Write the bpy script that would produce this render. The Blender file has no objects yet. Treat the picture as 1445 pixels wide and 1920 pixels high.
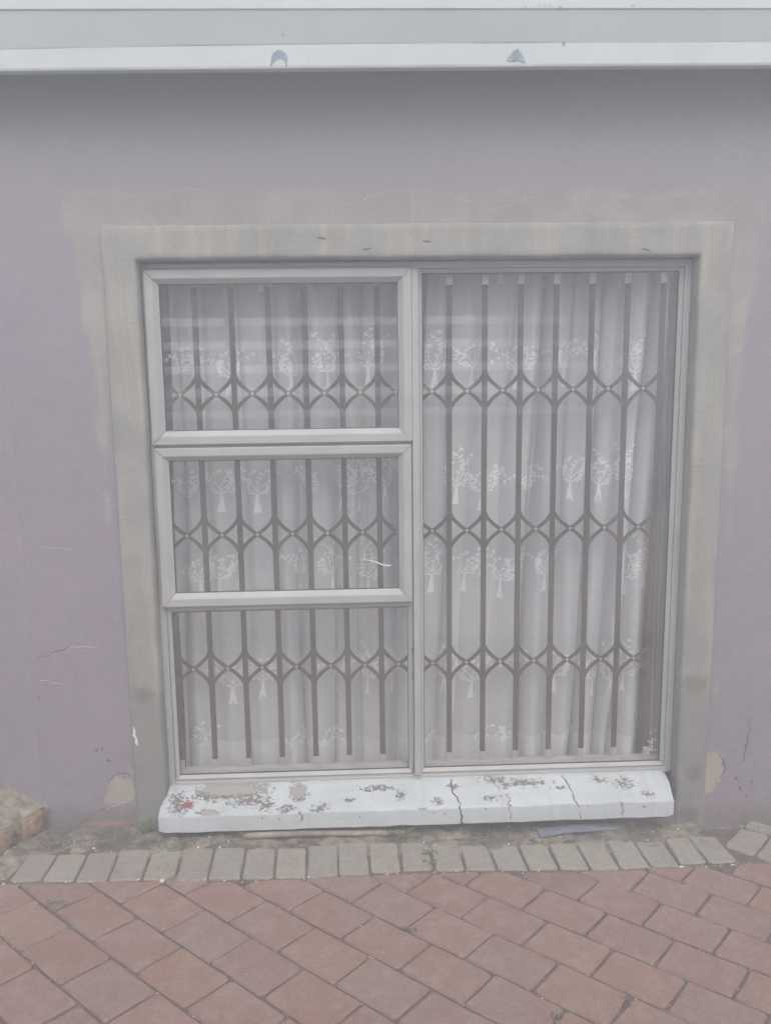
import bpy, bmesh, math, random
from mathutils import Vector, Matrix, noise as mn

# ------------------------------------------------------------------ camera, sky, sun, exposure
scn = bpy.context.scene
col = scn.collection
R = math.radians
PITCH, YAW, ROLL, EYE = 0.1732529, 0.0406228, -0.0122424, 1.6476
GX = -0.0271819                        # the yard falls gently to the right

cam_data = bpy.data.cameras.new('camera')
cam = bpy.data.objects.new('camera', cam_data)
col.objects.link(cam)
fw = Vector((math.sin(YAW) * math.cos(PITCH), math.cos(YAW) * math.cos(PITCH), -math.sin(PITCH)))
rt = Vector((math.cos(YAW), -math.sin(YAW), 0))
up = rt.cross(fw)
rr = math.cos(ROLL) * rt + math.sin(ROLL) * up
uu = -math.sin(ROLL) * rt + math.cos(ROLL) * up
cam.matrix_world = Matrix(((rr.x, uu.x, -fw.x, 0), (rr.y, uu.y, -fw.y, 0), (rr.z, uu.z, -fw.z, EYE), (0, 0, 0, 1)))
cam_data.sensor_fit = 'VERTICAL'
cam_data.sensor_height = 24.0
cam_data.lens = 24.0 * 1744.86 / 1920
cam_data.clip_start = 0.02
cam_data.clip_end = 500
scn.camera = cam

SUN_EL, SUN_AZ = R(50), R(8)          # azimuth: swing to the right of straight behind the camera
world = bpy.data.worlds.new('World')
scn.world = world
world.use_nodes = True
wn = world.node_tree.nodes
sky = wn.new('ShaderNodeTexSky')
sky.sky_type = 'NISHITA'
sky.sun_disc = False
sky.sun_elevation = SUN_EL
sun_dir = Vector((math.sin(SUN_AZ) * math.cos(SUN_EL), -math.cos(SUN_AZ) * math.cos(SUN_EL), math.sin(SUN_EL)))
sky.sun_rotation = math.atan2(sun_dir.x, sun_dir.y)
sky.air_density = 1.0
sky.dust_density = 4.0
sky.ozone_density = 1.0
world.node_tree.links.new(sky.outputs[0], wn['Background'].inputs[0])
wn['Background'].inputs[1].default_value = 0.15

sun_data = bpy.data.lights.new('sun', 'SUN')
sun_data.energy = 1.5
sun_data.angle = R(50)
sun_data.color = (1.0, 0.992, 0.98)
sun = bpy.data.objects.new('sun', sun_data)
col.objects.link(sun)
sun.rotation_euler = sun_dir.to_track_quat('Z', 'Y').to_euler()

scn.view_settings.view_transform = 'Standard'
scn.view_settings.look = 'None'
scn.view_settings.exposure = 0.74
scn.view_settings.gamma = 1.0
scn.render.engine = 'CYCLES'
scn.cycles.transparent_max_bounces = 32
scn.cycles.max_bounces = 12
scn.cycles.volume_bounces = 6

rnd = random.Random(11)

# ------------------------------------------------------------------ helpers
def lin(r, g, b):
    f = lambda c: ((c / 255 + 0.055) / 1.055) ** 2.4 if c > 10 else c / 255 / 12.92
    return (f(r), f(g), f(b), 1.0)

def gz(x):
    return GX * x

def tag(o, label=None, cat=None, group=None, kind=None):
    if label: o['label'] = label
    if cat: o['category'] = cat
    if group: o['group'] = group
    if kind: o['kind'] = kind
    return o

def empty(name, loc=(0, 0, 0)):
    o = bpy.data.objects.new(name, None)
    o.location = loc
    o.empty_display_size = 0.05
    col.objects.link(o)
    return o

def abs_loc(o):
    v = Vector((0, 0, 0))
    while o:
        v += o.location
        o = o.parent
    return v

def make(name, verts, faces, mat, parent=None, smooth=False, color=None):
    me = bpy.data.meshes.new(name)
    off = abs_loc(parent) if parent else Vector((0, 0, 0))
    me.from_pydata([tuple(Vector(v) - off) for v in verts], [], faces)
    me.materials.append(mat)
    bm = bmesh.new(); bm.from_mesh(me)
    bmesh.ops.recalc_face_normals(bm, faces=bm.faces)
    bm.to_mesh(me); bm.free()
    if smooth:
        for p in me.polygons: p.use_smooth = True
    o = bpy.data.objects.new(name, me)
    col.objects.link(o)
    if parent: o.parent = parent
    if color: o.color = color
    return o

class MB:
    def __init__(self): self.v = []; self.f = []
    def add(self, v, f):
        n = len(self.v)
        self.v += [tuple(p) for p in v]
        self.f += [tuple(i + n for i in q) for q in f]
    def box(self, x0, x1, y0, y1, z0, z1, b=0.0):
        if b <= 0:
            v = [(x0,y0,z0),(x1,y0,z0),(x1,y1,z0),(x0,y1,z0),(x0,y0,z1),(x1,y0,z1),(x1,y1,z1),(x0,y1,z1)]
            self.add(v, [(0,3,2,1),(4,5,6,7),(0,1,5,4),(1,2,6,5),(2,3,7,6),(3,0,4,7)])
            return
        bm = bmesh.new()
        bmesh.ops.create_cube(bm, size=1)
        bmesh.ops.scale(bm, vec=(x1-x0, y1-y0, z1-z0), verts=bm.verts)
        bmesh.ops.translate(bm, vec=((x0+x1)/2, (y0+y1)/2, (z0+z1)/2), verts=bm.verts)
        bmesh.ops.bevel(bm, geom=bm.edges[:], offset=b, segments=2, affect='EDGES', profile=0.5)
        bm.verts.index_update()
        self.add([v.co[:] for v in bm.verts], [tuple(v.index for v in f.verts) for f in bm.faces])
        bm.free()
    def build(self, name, mat, parent=None, smooth=False, color=None):
        return make(name, self.v, self.f, mat, parent, smooth, color)

def prism(poly, z0, z1):
    n = len(poly)
    v = [(x, y, z0) for x, y in poly] + [(x, y, z1) for x, y in poly]
    f = [tuple(range(n))[::-1], tuple(range(n, 2 * n))] + [(i, (i+1) % n, n + (i+1) % n, n + i) for i in range(n)]
    return v, f

def strip3(pts, widths, nrm, thick):
    """a thin ribbon with thickness along 3d points; nrm = outward normal per point"""
    v = []; f = []
    n = len(pts)
    for i, p in enumerate(pts):
        p = Vector(p)
        t = (Vector(pts[min(i+1, n-1)]) - Vector(pts[max(i-1, 0)])).normalized()
        nn = Vector(nrm[i] if isinstance(nrm, list) else nrm)
        s = t.cross(nn).normalized()
        w = widths[i] if isinstance(widths, list) else widths
        v += [p - s * w / 2, p + s * w / 2, p + s * w / 2 + nn * thick, p - s * w / 2 + nn * thick]
    for i in range(n - 1):
        a, b = 4 * i, 4 * i + 4
        for k in range(4):
            f.append((a + k, a + (k+1) % 4, b + (k+1) % 4, b + k))
    f += [(0, 1, 2, 3), (4*n-4, 4*n-1, 4*n-2, 4*n-3)]
    return v, f

def fbm(x, y, z=0.0, s=1.0, o=3):
    return mn.fractal(Vector((x * s, y * s, z * s + 3.7)), 0.6, 2.0, o)

# ------------------------------------------------------------------ node materials
class NT:
    def __init__(self, name):
        self.m = bpy.data.materials.new(name)
        self.m.use_nodes = True
        self.t = self.m.node_tree
        self.n = self.t.nodes
        self.b = self.n['Principled BSDF']
        self.out = self.n['Material Output']
    def new(self, k, **kw):
        o = self.n.new(k)
        for a, v in kw.items(): setattr(o, a, v)
        return o
    def L(self, a, b): self.t.links.new(a, b)
    def val(self, sock, v):
        if hasattr(v, 'is_linked') or isinstance(v, bpy.types.NodeSocket): self.L(v, sock)
        else: sock.default_value = v
    def pos(self): return self.new('ShaderNodeNewGeometry').outputs['Position']
    def obj(self): return self.new('ShaderNodeTexCoord').outputs['Object']
    def math(self, op, a, b=0.0, c=None, clamp=False):
        o = self.new('ShaderNodeMath', operation=op, use_clamp=clamp)
        self.val(o.inputs[0], a); self.val(o.inputs[1], b)
        if c is not None: self.val(o.inputs[2], c)
        return o.outputs[0]
    def noise(self, vec, scale, detail=4, rough=0.55, out=0, dist=0.0):
        o = self.new('ShaderNodeTexNoise')
        self.L(vec, o.inputs['Vector'])
        o.inputs['Scale'].default_value = scale
        o.inputs['Detail'].default_value = detail
        o.inputs['Roughness'].default_value = rough
        o.inputs['Distortion'].default_value = dist
        return o.outputs[out]
    def scale(self, vec, s):
        o = self.new('ShaderNodeVectorMath', operation='MULTIPLY')
        self.L(vec, o.inputs[0]); o.inputs[1].default_value = s
        return o.outputs[0]
    def ramp(self, v, lo, hi, a=0.0, b=1.0):
        o = self.new('ShaderNodeMapRange', interpolation_type='SMOOTHSTEP')
        self.val(o.inputs[0], v)
        for i, k in enumerate((lo, hi, a, b)): o.inputs[1 + i].default_value = k
        return o.outputs[0]
    def mix(self, f, a, b, mode='MIX'):
        o = self.new('ShaderNodeMix', data_type='RGBA', blend_type=mode)
        self.val(o.inputs[0], f); self.val(o.inputs[6], a); self.val(o.inputs[7], b)
        return o.outputs[2]
    def sep(self, vec):
        o = self.new('ShaderNodeSeparateXYZ'); self.L(vec, o.inputs[0]); return o.outputs
    def bump(self, h, strength=0.3, dist=0.01, prev=None):
        o = self.new('ShaderNodeBump')
        o.inputs['Strength'].default_value = strength
        o.inputs['Distance'].default_value = dist
        self.L(h, o.inputs['Height'])
        if prev is not None: self.L(prev, o.inputs['Normal'])
        return o.outputs[0]
    def blobs(self, xs, zs, lst, nz, amp):
        """largest of (1 - elliptical distance) over the list, edged with noise"""
        best = None
        for (cx, cz, rx, rz) in lst:
            a = self.math('DIVIDE', self.math('SUBTRACT', xs, cx), rx)
            b = self.math('DIVIDE', self.math('SUBTRACT', zs, cz), rz)
            d = self.math('SQRT', self.math('ADD', self.math('MULTIPLY', a, a), self.math('MULTIPLY', b, b)))
            v = self.math('SUBTRACT', 1.0, d)
            best = v if best is None else self.math('MAXIMUM', best, v)
        n = self.math('MULTIPLY', self.math('SUBTRACT', nz, 0.5), amp)
        return self.math('ADD', best, n)
    def done(self, color=None, rough=None, normal=None, spec=None, metal=None):
        if color is not None: self.val(self.b.inputs['Base Color'], color)
        if rough is not None: self.val(self.b.inputs['Roughness'], rough)
        if normal is not None: self.L(normal, self.b.inputs['Normal'])
        if spec is not None: self.b.inputs['Specular IOR Level'].default_value = spec
        if metal is not None: self.b.inputs['Metallic'].default_value = metal
        return self.m

def simple(name, c, rough=0.6, var=0.12, scale=30, bump=0.1, metal=0.0, spec=0.4):
    t = NT(name)
    p = t.pos()
    n = t.noise(p, scale, 5, 0.6)
    n2 = t.noise(p, scale * 0.13, 3, 0.5)
    k = t.math('ADD', t.ramp(n, 0.25, 0.75, 1 - var, 1 + var * 0.6), t.ramp(n2, 0.3, 0.7, -var * 0.6, var * 0.4))
    cmb = t.new('ShaderNodeCombineColor')
    for i in range(3): t.L(k, cmb.inputs[i])
    return t.done(t.mix(1.0, c, cmb.outputs[0], 'MULTIPLY'), rough, t.bump(n, bump, 0.004), spec, metal)

# window surround opening in metres
OL, OR_, OT = -0.648, 1.142, 1.932
BW = 0.104                              # width of the plaster band
WY = 3.043                              # painted wall face
BY = 3.034                              # band face

def wall_material():
    t = NT('lavender_wall_paint')
    p = t.pos(); x, y, z = t.sep(p)
    big = t.noise(p, 1.3, 4, 0.55); mid = t.noise(p, 9, 5, 0.6); fine = t.noise(p, 160, 4, 0.6)
    streak = t.noise(t.scale(p, (14, 1, 1.2)), 1.0, 4, 0.6)
    paint = t.mix(t.ramp(big, 0.32, 0.68), lin(138, 128, 137), lin(129, 122, 131))
    paint = t.mix(t.ramp(t.noise(p, 2.6, 3), 0.45, 0.75, 0, 0.5), paint, lin(142, 126, 132))
    paint = t.mix(t.ramp(streak, 0.5, 0.8, 0, 0.22), paint, lin(138, 134, 137))
    paint = t.mix(t.ramp(mid, 0.5, 0.8, 0, 0.25), paint, lin(130, 125, 131))
    eave_shade = t.ramp(t.math('ADD', z, t.math('MULTIPLY', t.math('SUBTRACT', big, 0.5), 0.5)), 1.75, 2.35)  # upper paint greyed: the cool shade under the eave put into the colour
    paint = t.mix(t.math('MULTIPLY', eave_shade, 0.75), paint, lin(136, 134, 138))
    # cement smeared round the band: distance to the band's outer rectangle
    wob = t.math('MULTIPLY', t.math('SUBTRACT', t.noise(p, 6.0, 6, 0.62), 0.5), 0.13)
    zz = t.math('MULTIPLY', z, 0.047)
    dl = t.math('SUBTRACT', OL - BW, x)
    dr = t.math('SUBTRACT', x, OR_ + BW)
    dt = t.math('SUBTRACT', z, OT + BW)
    dx = t.math('MAXIMUM', dl, dr)
    low = t.math('ADD', t.math('SUBTRACT', zz, 0.012), wob)
    inner = t.math('ADD', t.math('SUBTRACT', dx, t.math('MULTIPLY', t.ramp(z, 1.5, 1.1), 0.034)), wob)
    side = t.math('MINIMUM', t.math('MINIMUM', t.math('SUBTRACT', low, dx), inner), t.math('SUBTRACT', 0.06, dt))
    topd = t.math('SUBTRACT', t.math('ADD', 0.10, t.math('MULTIPLY', wob, 0.9)), dt)
    topd = t.math('MINIMUM', t.math('MINIMUM', topd, t.math('ADD', dt, 0.02)), t.math('SUBTRACT', t.math('ADD', 0.10, wob), dx))
    cem = t.ramp(t.math('MAXIMUM', side, topd), -0.012, 0.02)
    topw = t.ramp(z, OT + 0.05, OT + 0.16)
    cemc = t.mix(t.ramp(mid, 0.3, 0.7), lin(152, 150, 143), lin(136, 133, 128))
    cemc = t.mix(t.math('MULTIPLY', topw, 0.45), cemc, lin(128, 123, 126))
    cemw = t.mix(t.ramp(streak, 0.4, 0.7, 0.0, 0.45), cemc, lin(154, 148, 140))
    c = t.mix(t.math('MULTIPLY', cem, 0.95), paint, cemw)
    # flaked patches by the ground
    pn = t.noise(p, 22, 5, 0.6)
    pat = t.blobs(x, z, [(-0.80, 0.155, 0.052, 0.058), (-0.825, 0.13, 0.045, 0.035), (1.268, 0.165, 0.05, 0.075), (1.255, 0.11, 0.04, 0.035), (1.6, 0.3, 0.05, 0.03), (-1.9, 0.4, 0.08, 0.05)], t.noise(p, 26, 7, 0.68), 1.5)
    pm = t.ramp(pat, 0.06, 0.11)
    c = t.mix(t.math('MULTIPLY', pm, 0.9), c, t.mix(mid, lin(166, 158, 142), lin(150, 142, 128)))
    # damp, dirt splash and reddish line at the foot
    gzv = t.math('MULTIPLY', x, GX)
    hgt = t.math('SUBTRACT', z, gzv)
    foot = t.ramp(t.math('ADD', hgt, t.math('MULTIPLY', t.math('SUBTRACT', pn, 0.5), 0.16)), 0.10, 0.015)
    c = t.mix(t.math('MULTIPLY', foot, 0.65), c, lin(112, 102, 94))
    speck = t.blobs(x, z, [(1.42, 0.09, 0.16, 0.09), (1.40, 0.02, 0.2, 0.05)], t.noise(p, 60, 3, 0.7), 3.2)
    sm = t.ramp(speck, 0.9, 1.05)
    c = t.mix(t.math('MULTIPLY', sm, 0.5), c, lin(128, 116, 118))
    red = t.blobs(x, z, [(-0.86, 0.035, 0.11, 0.012)], pn, 0.8)
    c = t.mix(t.ramp(red, 0.1, 0.5, 0, 0.55), c, lin(176, 130, 116))
    # scrapings over the head and tiny white dots at the right
    sc = t.blobs(x, z, [(0.98, 2.17, 0.12, 0.07)], t.noise(t.scale(p, (2.0, 1, 1)), 40, 4, 0.7), 3.0)
    c = t.mix(t.ramp(sc, 0.85, 1.2, 0, 0.4), c, lin(128, 122, 122))
    wd = t.blobs(x, z, [(1.25, 2.24, 0.2, 0.2)], t.noise(p, 85, 2, 0.5), 3.4)
    c = t.mix(t.ramp(wd, 1.3, 1.4, 0, 0.3), c, lin(180, 176, 178))
    c = t.mix(t.ramp(fine, 0.35, 0.68, 0.0, 0.22), c, lin(104, 96, 100))
    b1 = t.bump(t.math('ADD', fine, t.math('MULTIPLY', mid, 1.5)), 0.5, 0.004)
    b2 = t.bump(t.math('SUBTRACT', 1.0, pm), 0.6, 0.004, b1)
    b3 = t.bump(cem, 0.25, 0.003, b2)
    return t.done(c, 0.85, b3, 0.25)

def cement_material():
    t = NT('cement_render')
    p = t.pos(); x, y, z = t.sep(p)
    mid = t.noise(p, 7, 5, 0.6); fine = t.noise(p, 140, 4, 0.65); pn = t.noise(p, 12, 5, 0.65)
    streak = t.noise(t.scale(p, (22, 1, 2.0)), 1.0, 4, 0.6)
    c = t.mix(t.ramp(mid, 0.3, 0.7), lin(146, 145, 139), lin(130, 130, 125))
    c = t.mix(t.ramp(streak, 0.45, 0.75, 0, 0.5), c, lin(168, 162, 148))
    # damp stain rising to about half a metre
    st = t.ramp(t.math('ADD', z, t.math('MULTIPLY', t.math('SUBTRACT', pn, 0.5), 0.22)), 0.50, 0.44)
    c = t.mix(t.math('MULTIPLY', st, 0.65), c, lin(116, 115, 111))
    edge = t.blobs(x, z, [(1.19, 0.49, 0.07, 0.05), (-0.70, 0.50, 0.07, 0.05), (1.2, 0.16, 0.05, 0.06), (1.2, 0.0, 0.07, 0.05)], pn, 1.4)
    c = t.mix(t.ramp(edge, 0.1, 0.7, 0, 0.6), c, lin(92, 84, 76))
    sc = t.noise(t.scale(p, (4, 4, 26)), 2.2, 4, 0.7)
    c = t.mix(t.ramp(sc, 0.6, 0.72, 0, 0.5), c, lin(112, 108, 102))
    c = t.mix(t.ramp(fine, 0.38, 0.68, 0, 0.28), c, lin(104, 101, 96))
    b = t.bump(t.math('ADD', fine, t.math('MULTIPLY', mid, 2.0)), 0.25, 0.003)
    return t.done(c, 0.88, b, 0.25)

def sill_material():
    t = NT('chipped_white_sill_paint')
    p = t.pos(); x, y, z = t.sep(p)
    n = t.noise(t.scale(p, (0.8, 0.8, 2.6)), 95, 5, 0.75); n2 = t.noise(p, 24, 4, 0.6); mid = t.noise(p, 6, 4)
    white = t.mix(t.ramp(mid, 0.3, 0.7), lin(184, 190, 191), lin(173, 179, 180))
    white = t.mix(t.ramp(n2, 0.5, 0.8, 0, 0.3), white, lin(170, 170, 168))
    chips = t.blobs(x, z, [(-0.36, 0.120, 0.10, 0.012), (-0.50, 0.128, 0.10, 0.010), (0.60, 0.133, 0.12, 0.008), (0.08, 0.132, 0.10, 0.005), (-0.603, 0.118, 0.055, 0.024), (-0.42, 0.127, 0.15, 0.005), (-0.303, 0.113, 0.045, 0.013), (-0.228, 0.107, 0.04, 0.009), (-0.19, 0.121, 0.035, 0.008), (-0.118, 0.106, 0.045, 0.010), (-0.016, 0.117, 0.03, 0.005),
                           (0.165, 0.122, 0.025, 0.010), (0.233, 0.100, 0.025, 0.005), (0.288, 0.111, 0.025, 0.007), (0.35, 0.131, 0.03, 0.006), (0.473, 0.113, 0.04, 0.006), (0.50, 0.137, 0.07, 0.006), (0.53, 0.129, 0.016, 0.013),
                           (0.955, 0.128, 0.05, 0.014), (0.87, 0.134, 0.04, 0.007), (0.72, 0.126, 0.04, 0.004), (1.02, 0.112, 0.03, 0.005)], n, 5.2)
    cm = t.ramp(chips, 0.46, 0.78)
    under = t.mix(t.ramp(n2, 0.42, 0.58), lin(116, 98, 92), lin(112, 104, 97))
    gap = t.mix(t.ramp(x, 0.2, 0.9), under, lin(128, 116, 108))
    c = t.mix(cm, white, gap)
    cem = t.blobs(x, z, [(-0.42, 0.136, 0.13, 0.009), (-0.49, 0.105, 0.042, 0.006), (-0.193, 0.130, 0.034, 0.012)], t.noise(p, 48, 6, 0.7), 2.2)
    gm = t.ramp(cem, 0.12, 0.2)
    c = t.mix(gm, c, lin(150, 147, 140))
    dirt = t.noise(t.scale(p, (28, 3, 3)), 1.0, 5, 0.65)
    c = t.mix(t.ramp(dirt, 0.5, 0.75, 0, 0.3), c, lin(140, 138, 132))
    redp = t.blobs(x, z, [(-0.568, 0.117, 0.034, 0.010)], n, 2.4)
    rm = t.ramp(redp, 0.25, 0.4)
    c = t.mix(rm, c, lin(138, 88, 90))
    ring = t.math('MULTIPLY', t.ramp(cem, -0.02, 0.1), t.ramp(cem, 0.24, 0.14))
    c = t.mix(t.math('MULTIPLY', ring, 0.5), c, lin(104, 98, 94))
    h = t.math('SUBTRACT', 1.0, t.math('MAXIMUM', cm, gm))
    b = t.bump(h, 0.7, 0.003, t.bump(t.math('ADD', n2, t.noise(p, 180, 3)), 0.2, 0.003))
    return t.done(c, 0.6, b, 0.35)

def metal_white():
    t = NT('pale_window_aluminium')
    p = t.pos()
    n = t.noise(p, 5, 4, 0.6); s = t.noise(t.scale(p, (1, 1, 1)), 60, 4, 0.6)
    c = t.mix(t.ramp(n, 0.3, 0.7), lin(162, 162, 159), lin(153, 153, 151))
    c = t.mix(t.ramp(s, 0.55, 0.8, 0, 0.2), c, lin(146, 143, 141))
    return t.done(c, t.ramp(s, 0.3, 0.7, 0.35, 0.5), t.bump(s, 0.05, 0.001), 0.5, 0.0)

def fascia_material():
    t = NT('white_sheet_metal_paint')
    p = t.pos(); x, y, z = t.sep(p)
    n = t.noise(p, 3, 4, 0.6); s = t.noise(p, 40, 4, 0.6)
    c = t.mix(t.ramp(n, 0.3, 0.7), lin(173, 180, 178), lin(167, 174, 173))
    st = t.noise(t.scale(p, (30, 1, 2)), 1.0, 4)
    c = t.mix(t.ramp(st, 0.5, 0.8, 0, 0.15), c, lin(190, 190, 186))
    ch = t.noise(p, 34, 2, 0.45)
    cm = t.ramp(ch, 0.765, 0.775)
    c = t.mix(cm, c, lin(150, 158, 164))
    return t.done(c, 0.45, t.bump(s, 0.06, 0.002), 0.4)

def paver_material(name):
    t = NT(name)
    oc = t.pos()
    base = t.new('ShaderNodeObjectInfo')
    big = t.noise(oc, 7, 3, 0.5); mid = t.noise(oc, 38, 5, 0.65); fine = t.noise(oc, 260, 4, 0.7)
    c = t.mix(t.ramp(big, 0.35, 0.68, 0, 0.4), base.outputs['Color'], lin(150, 132, 122))
    c = t.mix(t.ramp(mid, 0.42, 0.72, 0, 0.32), c, lin(112, 94, 86))
    c = t.mix(t.ramp(fine, 0.42, 0.66, 0, 0.55), c, lin(92, 74, 68))
    c = t.mix(t.ramp(fine, 0.44, 0.27, 0, 0.4), c, lin(190, 168, 156))
    dust = t.noise(oc, 16, 5, 0.7)
    c = t.mix(t.ramp(dust, 0.45, 0.72, 0.04, 0.34), c, lin(168, 154, 144))
    sp = t.noise(oc, 110, 2, 0.4)
    c = t.mix(t.ramp(sp, 0.74, 0.78, 0, 0.6), c, lin(200, 192, 186))
    b = t.bump(t.math('ADD', fine, t.math('MULTIPLY', mid, 0.8)), 0.8, 0.004)
    return t.done(c, 0.92, b, 0.2)

def soil_material():
    t = NT('sandy_soil_and_mortar')
    p = t.pos(); x, y, z = t.sep(p)
    a = t.noise(p, 5, 5, 0.65); b_ = t.noise(p, 24, 6, 0.7); f = t.noise(p, 190, 4, 0.7)
    c = t.mix(t.ramp(a, 0.38, 0.62), lin(156, 147, 132), lin(122, 114, 106))
    c = t.mix(t.ramp(b_, 0.42, 0.64, 0, 0.75), c, lin(92, 85, 78))
    lf = t.ramp(x, 0.0, -0.7)
    moss = t.math('MULTIPLY', t.ramp(t.noise(p, 9, 5, 0.7), 0.42, 0.6), t.math('ADD', 0.25, t.math('MULTIPLY', lf, 0.75)))
    c = t.mix(t.math('MULTIPLY', moss, 0.75), c, lin(84, 84, 74))
    c = t.mix(t.ramp(f, 0.45, 0.75, 0, 0.4), c, lin(92, 86, 80))
    c = t.mix(t.ramp(f, 0.38, 0.2, 0, 0.4), c, lin(190, 180, 166))
    bb = t.bump(t.math('ADD', f, t.math('MULTIPLY', b_, 2.0)), 0.6, 0.006)
    return t.done(c, 0.95, bb, 0.15)

def joint_material():
    t = NT('dark_joint_sand')
    p = t.pos()
    b_ = t.noise(p, 30, 6, 0.7); f = t.noise(p, 240, 4, 0.7)
    c = t.mix(t.ramp(b_, 0.35, 0.65), lin(108, 96, 89), lin(86, 76, 70))
    c = t.mix(t.ramp(f, 0.55, 0.72, 0, 0.5), c, lin(160, 148, 138))
    return t.done(c, 0.95, t.bump(f, 0.6, 0.005), 0.15)

def yard_material():
    t = NT('far_red_paving')
    p = t.pos()
    rot = t.new('ShaderNodeMapping'); t.L(p, rot.inputs[0]); rot.inputs['Rotation'].default_value = (0, 0, R(42))
    br = t.new('ShaderNodeTexBrick'); t.L(rot.outputs[0], br.inputs[0])
    br.inputs['Color1'].default_value = lin(152, 124, 118); br.inputs['Color2'].default_value = lin(140, 120, 116)
    br.inputs['Mortar'].default_value = lin(104, 94, 90)
    br.inputs['Scale'].default_value = 1.0
    br.inputs['Mortar Size'].default_value = 0.004
    br.inputs['Brick Width'].default_value = 0.205; br.inputs['Row Height'].default_value = 0.144
    n = t.noise(p, 12, 5, 0.7)
    return t.done(t.mix(t.ramp(n, 0.4, 0.7, 0, 0.3), br.outputs[0], lin(128, 110, 106)), 0.92, t.bump(n, 0.3, 0.004), 0.2)

def glass_material(name):
    t = NT(name)
    t.n.remove(t.b)
    p = t.pos()
    tr = t.new('ShaderNodeBsdfTransparent'); tr.inputs[0].default_value = (0.985, 0.99, 0.99, 1)
    gl = t.new('ShaderNodeBsdfGlossy'); gl.inputs['Roughness'].default_value = 0.015
    gl.inputs[0].default_value = (1, 1, 1, 1)
    n = t.noise(p, 2.2, 2, 0.4)
    t.L(t.bump(n, 0.04, 0.01), gl.inputs['Normal'])
    lw = t.new('ShaderNodeLayerWeight'); lw.inputs[0].default_value = 0.5
    fr = t.math('ADD', 0.07, t.math('MULTIPLY', 0.958, t.math('POWER', lw.outputs['Facing'], 5.0)))
    m1 = t.new('ShaderNodeMixShader')
    t.L(fr, m1.inputs[0]); t.L(tr.outputs[0], m1.inputs[1]); t.L(gl.outputs[0], m1.inputs[2])
    df = t.new('ShaderNodeBsdfDiffuse'); df.inputs[0].default_value = (0.62, 0.61, 0.60, 1)  # thin dust film, added to lay a milky veil over the panes
    m2 = t.new('ShaderNodeMixShader')
    d = t.noise(t.scale(p, (1, 1, 0.6)), 7, 6, 0.7)
    t.L(t.ramp(d, 0.3, 0.75, 0.012, 0.04), m2.inputs[0])
    t.L(m1.outputs[0], m2.inputs[1]); t.L(df.outputs[0], m2.inputs[2])
    t.L(m2.outputs[0], t.out.inputs[0])
    return t.m

def voile_material(name, colr, opacity, weave=True):
    t = NT(name)
    t.n.remove(t.b)
    p = t.pos()
    tr = t.new('ShaderNodeBsdfTransparent')
    df = t.new('ShaderNodeBsdfDiffuse'); df.inputs[0].default_value = colr
    tl = t.new('ShaderNodeBsdfTranslucent'); tl.inputs[0].default_value = colr
    m1 = t.new('ShaderNodeMixShader'); m1.inputs[0].default_value = 0.12
    t.L(df.outputs[0], m1.inputs[1]); t.L(tl.outputs[0], m1.inputs[2])
    m2 = t.new('ShaderNodeMixShader')
    t.L(tr.outputs[0], m2.inputs[1]); t.L(m1.outputs[0], m2.inputs[2])
    if weave:
        n = t.noise(t.scale(p, (1, 1, 0.12)), 420, 2, 0.5)
        n2 = t.noise(t.scale(p, (0.12, 0.12, 1)), 420, 2, 0.5)
        k = t.math('MULTIPLY', t.math('ADD', n, n2), 0.5)
        t.L(t.ramp(k, 0.35, 0.65, opacity - 0.05, opacity + 0.05), m2.inputs[0])
    else:
        m2.inputs[0].default_value = opacity
    t.L(m2.outputs[0], t.out.inputs[0])
    return t.m

M = {}
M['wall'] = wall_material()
M['cement'] = cement_material()
M['sill'] = sill_material()
M['alu'] = metal_white()
M['fascia'] = fascia_material()
M['paver'] = paver_material('clay_paver')
M['soil'] = soil_material()
M['joint'] = joint_material()
M['yard'] = yard_material()
M['glass'] = glass_material('dust_veil_window_glass')
M['voile'] = voile_material('sheer_voile', (0.94, 0.96, 0.98, 1), 0.60)
M['lace'] = voile_material('white_embroidery', (0.99, 0.99, 0.99, 1), 0.88, False)
M['hem'] = voile_material('doubled_voile', (0.84, 0.85, 0.87, 1), 0.80)
M['drape'] = simple('taupe_drape_cloth', lin(136, 131, 130), 0.9, 0.15, 60, 0.1)
M['gasket'] = simple('black_rubber', lin(52, 52, 54), 0.7, 0.1, 40, 0.05)
M['bronze'] = simple('bronze_gate_paint', lin(58, 41, 33), 0.5, 0.12, 30, 0.05)
M['steel'] = simple('rivet_steel', lin(196, 192, 184), 0.35, 0.1, 50, 0.05, 0.3)
M['crack'] = simple('dark_crack', lin(88, 80, 78), 0.95, 0.3, 120, 0.1)
M['crackpale'] = simple('lifted_paint_edge', lin(182, 172, 176), 0.9, 0.2, 90, 0.1)
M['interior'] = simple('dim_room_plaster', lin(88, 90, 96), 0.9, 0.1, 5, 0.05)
M['brick'] = simple('worn_brick', lin(148, 122, 100), 0.92, 0.45, 40, 0.9)
M['mortar'] = simple('old_mortar', lin(152, 142, 126), 0.95, 0.5, 26, 1.0)
M['wood'] = simple('weathered_wood', lin(146, 132, 118), 0.85, 0.3, 45, 0.4)
M['tin'] = simple('weathered_grey_board', lin(132, 138, 150), 0.6, 0.25, 40, 0.3)
M['chip'] = simple('white_chip', lin(214, 208, 198), 0.9, 0.15, 60, 0.2)
M['bare'] = simple('bared_grey_metal', lin(126, 140, 150), 0.55, 0.25, 60, 0.2)
M['leaf'] = simple('weed_leaf', lin(86, 104, 62), 0.7, 0.3, 60, 0.1)
M['moss'] = simple('dark_moss', lin(92, 90, 78), 0.95, 0.35, 80, 0.3)
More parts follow.
